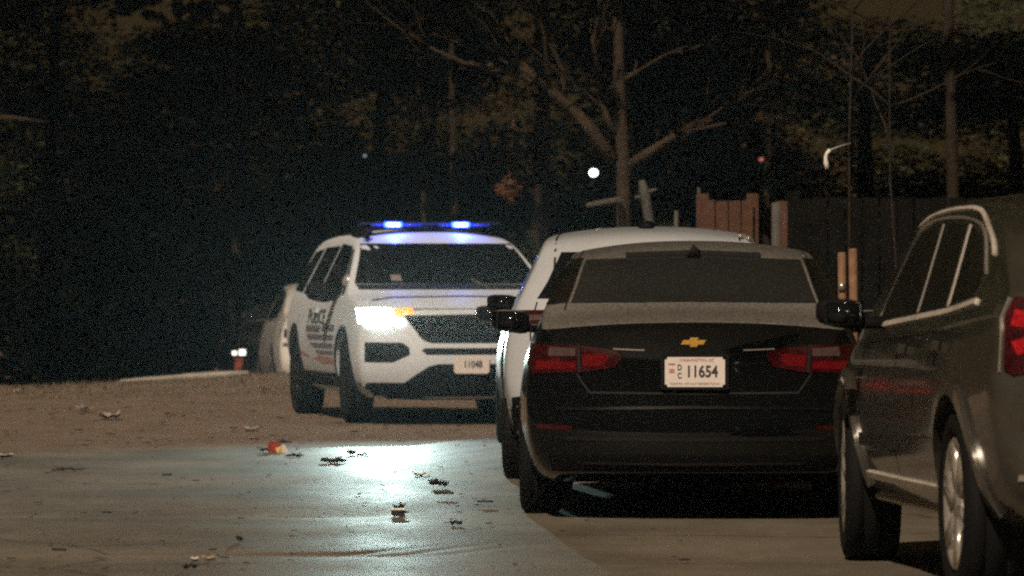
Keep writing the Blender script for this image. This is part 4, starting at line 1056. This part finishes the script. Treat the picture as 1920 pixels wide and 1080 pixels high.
# torn food carton: red and yellow side, white flap
c = on_ground(523, 853)
root = thing('food_carton', 'crushed red and yellow food carton with a white flap on the road', 'litter', c, .5)
bm = bmesh.new()
vs = [bm.verts.new(q) for q in [(-.05, 0, 0), (.03, .02, 0), (.02, .03, .075), (-.055, .02, .085), (-.045, .07, 0), (.03, .09, 0), (.02, .07, .05), (-.05, .08, .06)]]
for f in [(0, 1, 2, 3), (5, 4, 7, 6), (1, 5, 6, 2), (4, 0, 3, 7), (3, 2, 6, 7), (0, 4, 5, 1)]: bm.faces.new([vs[i] for i in f])
obj('carton_box', bm, M['redpaper'], root, smooth=False)
bm = bmesh.new(); vs = [bm.verts.new(q) for q in [(-.02, -.012, .0), (.034, .008, 0), (.028, .014, .05), (-.03, .002, .035)]]; f = bm.faces.new(vs)
r_ = bmesh.ops.extrude_face_region(bm, geom=[f]); [setattr(g, 'co', g.co + Vector((0, -.006, 0))) for g in r_['geom'] if isinstance(g, bmesh.types.BMVert)]
obj('yellow_panel', bm, M['yellow'], root, smooth=False)
bm = bmesh.new(); vs = [bm.verts.new(q) for q in [(.034, -.01, .0), (.075, .0, 0), (.055, .012, .055), (.030, .01, .06)]]; f = bm.faces.new(vs)
r_ = bmesh.ops.extrude_face_region(bm, geom=[f]); [setattr(g, 'co', g.co + Vector((0, .008, 0))) for g in r_['geom'] if isinstance(g, bmesh.types.BMVert)]
obj('white_flap', bm, M['paper'], root, smooth=False)
# small dark box with a pale lid
c = on_ground(746, 971)
root = thing('cardboard_box', 'small flat dark box with a white top lying on the lit road', 'litter', c, .05)
bm = bmesh.new(); box(bm, -.034, .034, -.03, .03, 0, .026, .003); obj('box_side', bm, M['darklitter'], root, smooth=False)
bm = bmesh.new(); box(bm, -.035, .035, -.032, .032, .0265, .036, .003); obj('box_lid', bm, M['paper'], root, smooth=False)
def leafclump(px, py, s, label, n=5):
    c = on_ground(px, py); bm = bmesh.new()
    for _ in range(n):
        flat_scrap(bm, (c.x + rng.gauss(0, s * .45), c.y + rng.gauss(0, s * .4), c.z + rng.uniform(0, s * .25)), s * rng.uniform(.6, 1.1), s * rng.uniform(.6, 1.2), rng.uniform(0, 6), s * rng.uniform(.3, .8), rng, .003, 4)
    return tag(obj('dead_leaf', bm, M['darklitter'], smooth=False), label, 'leaf')
leafclump(742, 961, .035, 'small dark curled leaf just behind the small box on the road', 3)
leafclump(818, 918, .045, 'dark crumpled leaf clump lying right of the bright headlight streak', 6)
leafclump(448, 1020, .03, 'small dark curled leaf near the bottom left of the road', 3)
leafclump(856, 991, .028, 'tiny dark flat leaf right of the small box', 2)
leafclump(657, 858, .04, 'dark leaf beside the long wet twig', 3)
leafclump(350, 1076, .03, 'dark leaf at the bottom edge of the road', 2)
leafclump(500, 852, .06, 'dark scrap of leaves left of the red carton', 3)
leafclump(635, 776, .06, 'dark leaf heap at the police SUV front tyre', 3) if 0 else None
def scrap(px, py, sx, sy, rz, m, label, curl=.02):
    c = on_ground(px, py); bm = bmesh.new(); flat_scrap(bm, c, sx, sy, rz, curl, rng, .004, 5)
    return tag(obj('paper_scrap', bm, M[m], smooth=False), label, 'paper')
scrap(787, 897, .075, .10, .2, 'paper', 'white folded paper scrap on the lit road beside the leaf clump')
scrap(205, 787, .19, .35, .1, 'dirtypaper', 'largest pale dirty paper strip on the brown ground at left', .05)
scrap(158, 774, .07, .5, .3, 'dirtypaper', 'narrow slanting pale scrap left of the largest paper strip', .04)
scrap(470, 809, .12, .2, .0, 'dirtypaper', 'small pale scrap on brown ground ahead of the police SUV', .03)
scrap(8, 861, .12, .2, .0, 'dirtypaper', 'pale scrap at the left edge of the picture', .02)
scrap(365, 1059, .03, .09, .0, 'paper', 'left one of two small white bits at the bottom of the road', .015)
scrap(392, 1057, .05, .09, .2, 'dirtypaper', 'right one of two small white bits at the bottom of the road', .015)
scrap(30, 742, .05, .12, 0, 'paper', 'tiny white scrap on the earth bank at far left', .03)
def twig(px, py, length, ang, label, r=.008, k=3):
    c = on_ground(px, py); bm = bmesh.new(); d = Vector((math.cos(ang), math.sin(ang), 0))
    pts = [c + d * length * (t - .5) + Vector((rng.gauss(0, .008), rng.gauss(0, .03), r + rng.uniform(0, .012))) for t in (0, .2, .4, .6, .8, 1)]
    tube(bm, pts, [r, r * 1.4, r * 1.1, r * 1.2, r * .8, r * .4], 6, .3)
    for _ in range(k): 
        q = pts[rng.randint(1, 4)]; tube(bm, [q, q + Vector((rng.gauss(0, .05), rng.gauss(0, .08), .02))], [r * .7, r * .3], 5)
    return tag(obj('twig', bm, M['twig']), label, 'twig')
twig(628, 871, .16, .1, 'thickest dark wet twig lying across the road right of the red carton', .012, 4)
twig(556, 861, .14, .3, 'thin dark twig between the red carton and the thickest twig', .007)
twig(132, 887, .22, .4, 'long thin dark twig on the left part of the road', .006)
twig(535, 833, .10, .0, 'short twig on the brown ground behind the red carton', .008)
twig(680, 860, .12, .6, 'short thin twig right of the thickest twig', .006)
# nobody could count these: specks of leaf and grit
bm = bmesh.new(); rng = random.Random(99)
for _ in range(240):
    y = rng.uniform(23, 45); x = rng.uniform(-4.5, 1.0) * (y / 40 * .5 + .5); s = rng.uniform(.004, .014) * (1 + (rng.random() < .08) * 1.6)
    flat_scrap(bm, (x, y, .016 if y < 39.5 else .008), s * 1.6, s * rng.uniform(1, 3), rng.uniform(0, 6), s * .5, rng, s * .3, 1)
for _ in range(170):
    y = rng.uniform(40, 62); x = rng.uniform(-6, 0); s = rng.uniform(.008, .03)
    flat_scrap(bm, (x, y, hground(x, y) + .008), s * 1.6, s * rng.uniform(1, 3), rng.uniform(0, 6), s * .5, rng, s * .3, 1)
obj('leaf_litter', bm, M['darklitter'], smooth=False, kind='stuff')
# dry grass tufts on the bank
bm = bmesh.new()
for _ in range(5200):
    y = rng.uniform(56, 64); x = rng.uniform(-7, -1.6); h_ = rng.uniform(.015, .06) * (1.5 if rng.random() < .1 else 1); z = hground(x, y) - .005
    a = rng.uniform(0, 6); dx, dy = math.cos(a) * .006, math.sin(a) * .006; lx, ly = rng.gauss(0, .03), rng.gauss(0, .03)
    bm.faces.new([bm.verts.new((x - dx, y - dy, z)), bm.verts.new((x + dx, y + dy, z)), bm.verts.new((x + lx, y + ly, z + h_))])
M['drygrass'] = mat('dry_grass', (0.13, 0.10, 0.06), 0.8, var=.4, vscale=3)
obj('dry_grass', bm, M['drygrass'], smooth=False, kind='stuff')

# thin haze added round everything to imitate lens glow about the lamps
bm = bmesh.new(); box(bm, -60, 60, -12, 135, -2.5, 34)
hz = obj('haze', bm, None, smooth=False, kind='stuff'); hz.display_type = 'WIRE'
m = bpy.data.materials.new('glow_haze'); m.use_nodes = True; n = m.node_tree; n.nodes.clear()
v = n.nodes.new('ShaderNodeVolumePrincipled'); v.inputs['Color'].default_value = (.85, .95, 1.0, 1); v.inputs['Density'].default_value = .00027; v.inputs['Anisotropy'].default_value = .72
o_ = n.nodes.new('ShaderNodeOutputMaterial'); n.links.new(v.outputs[0], o_.inputs['Volume']); hz.data.materials.append(m)
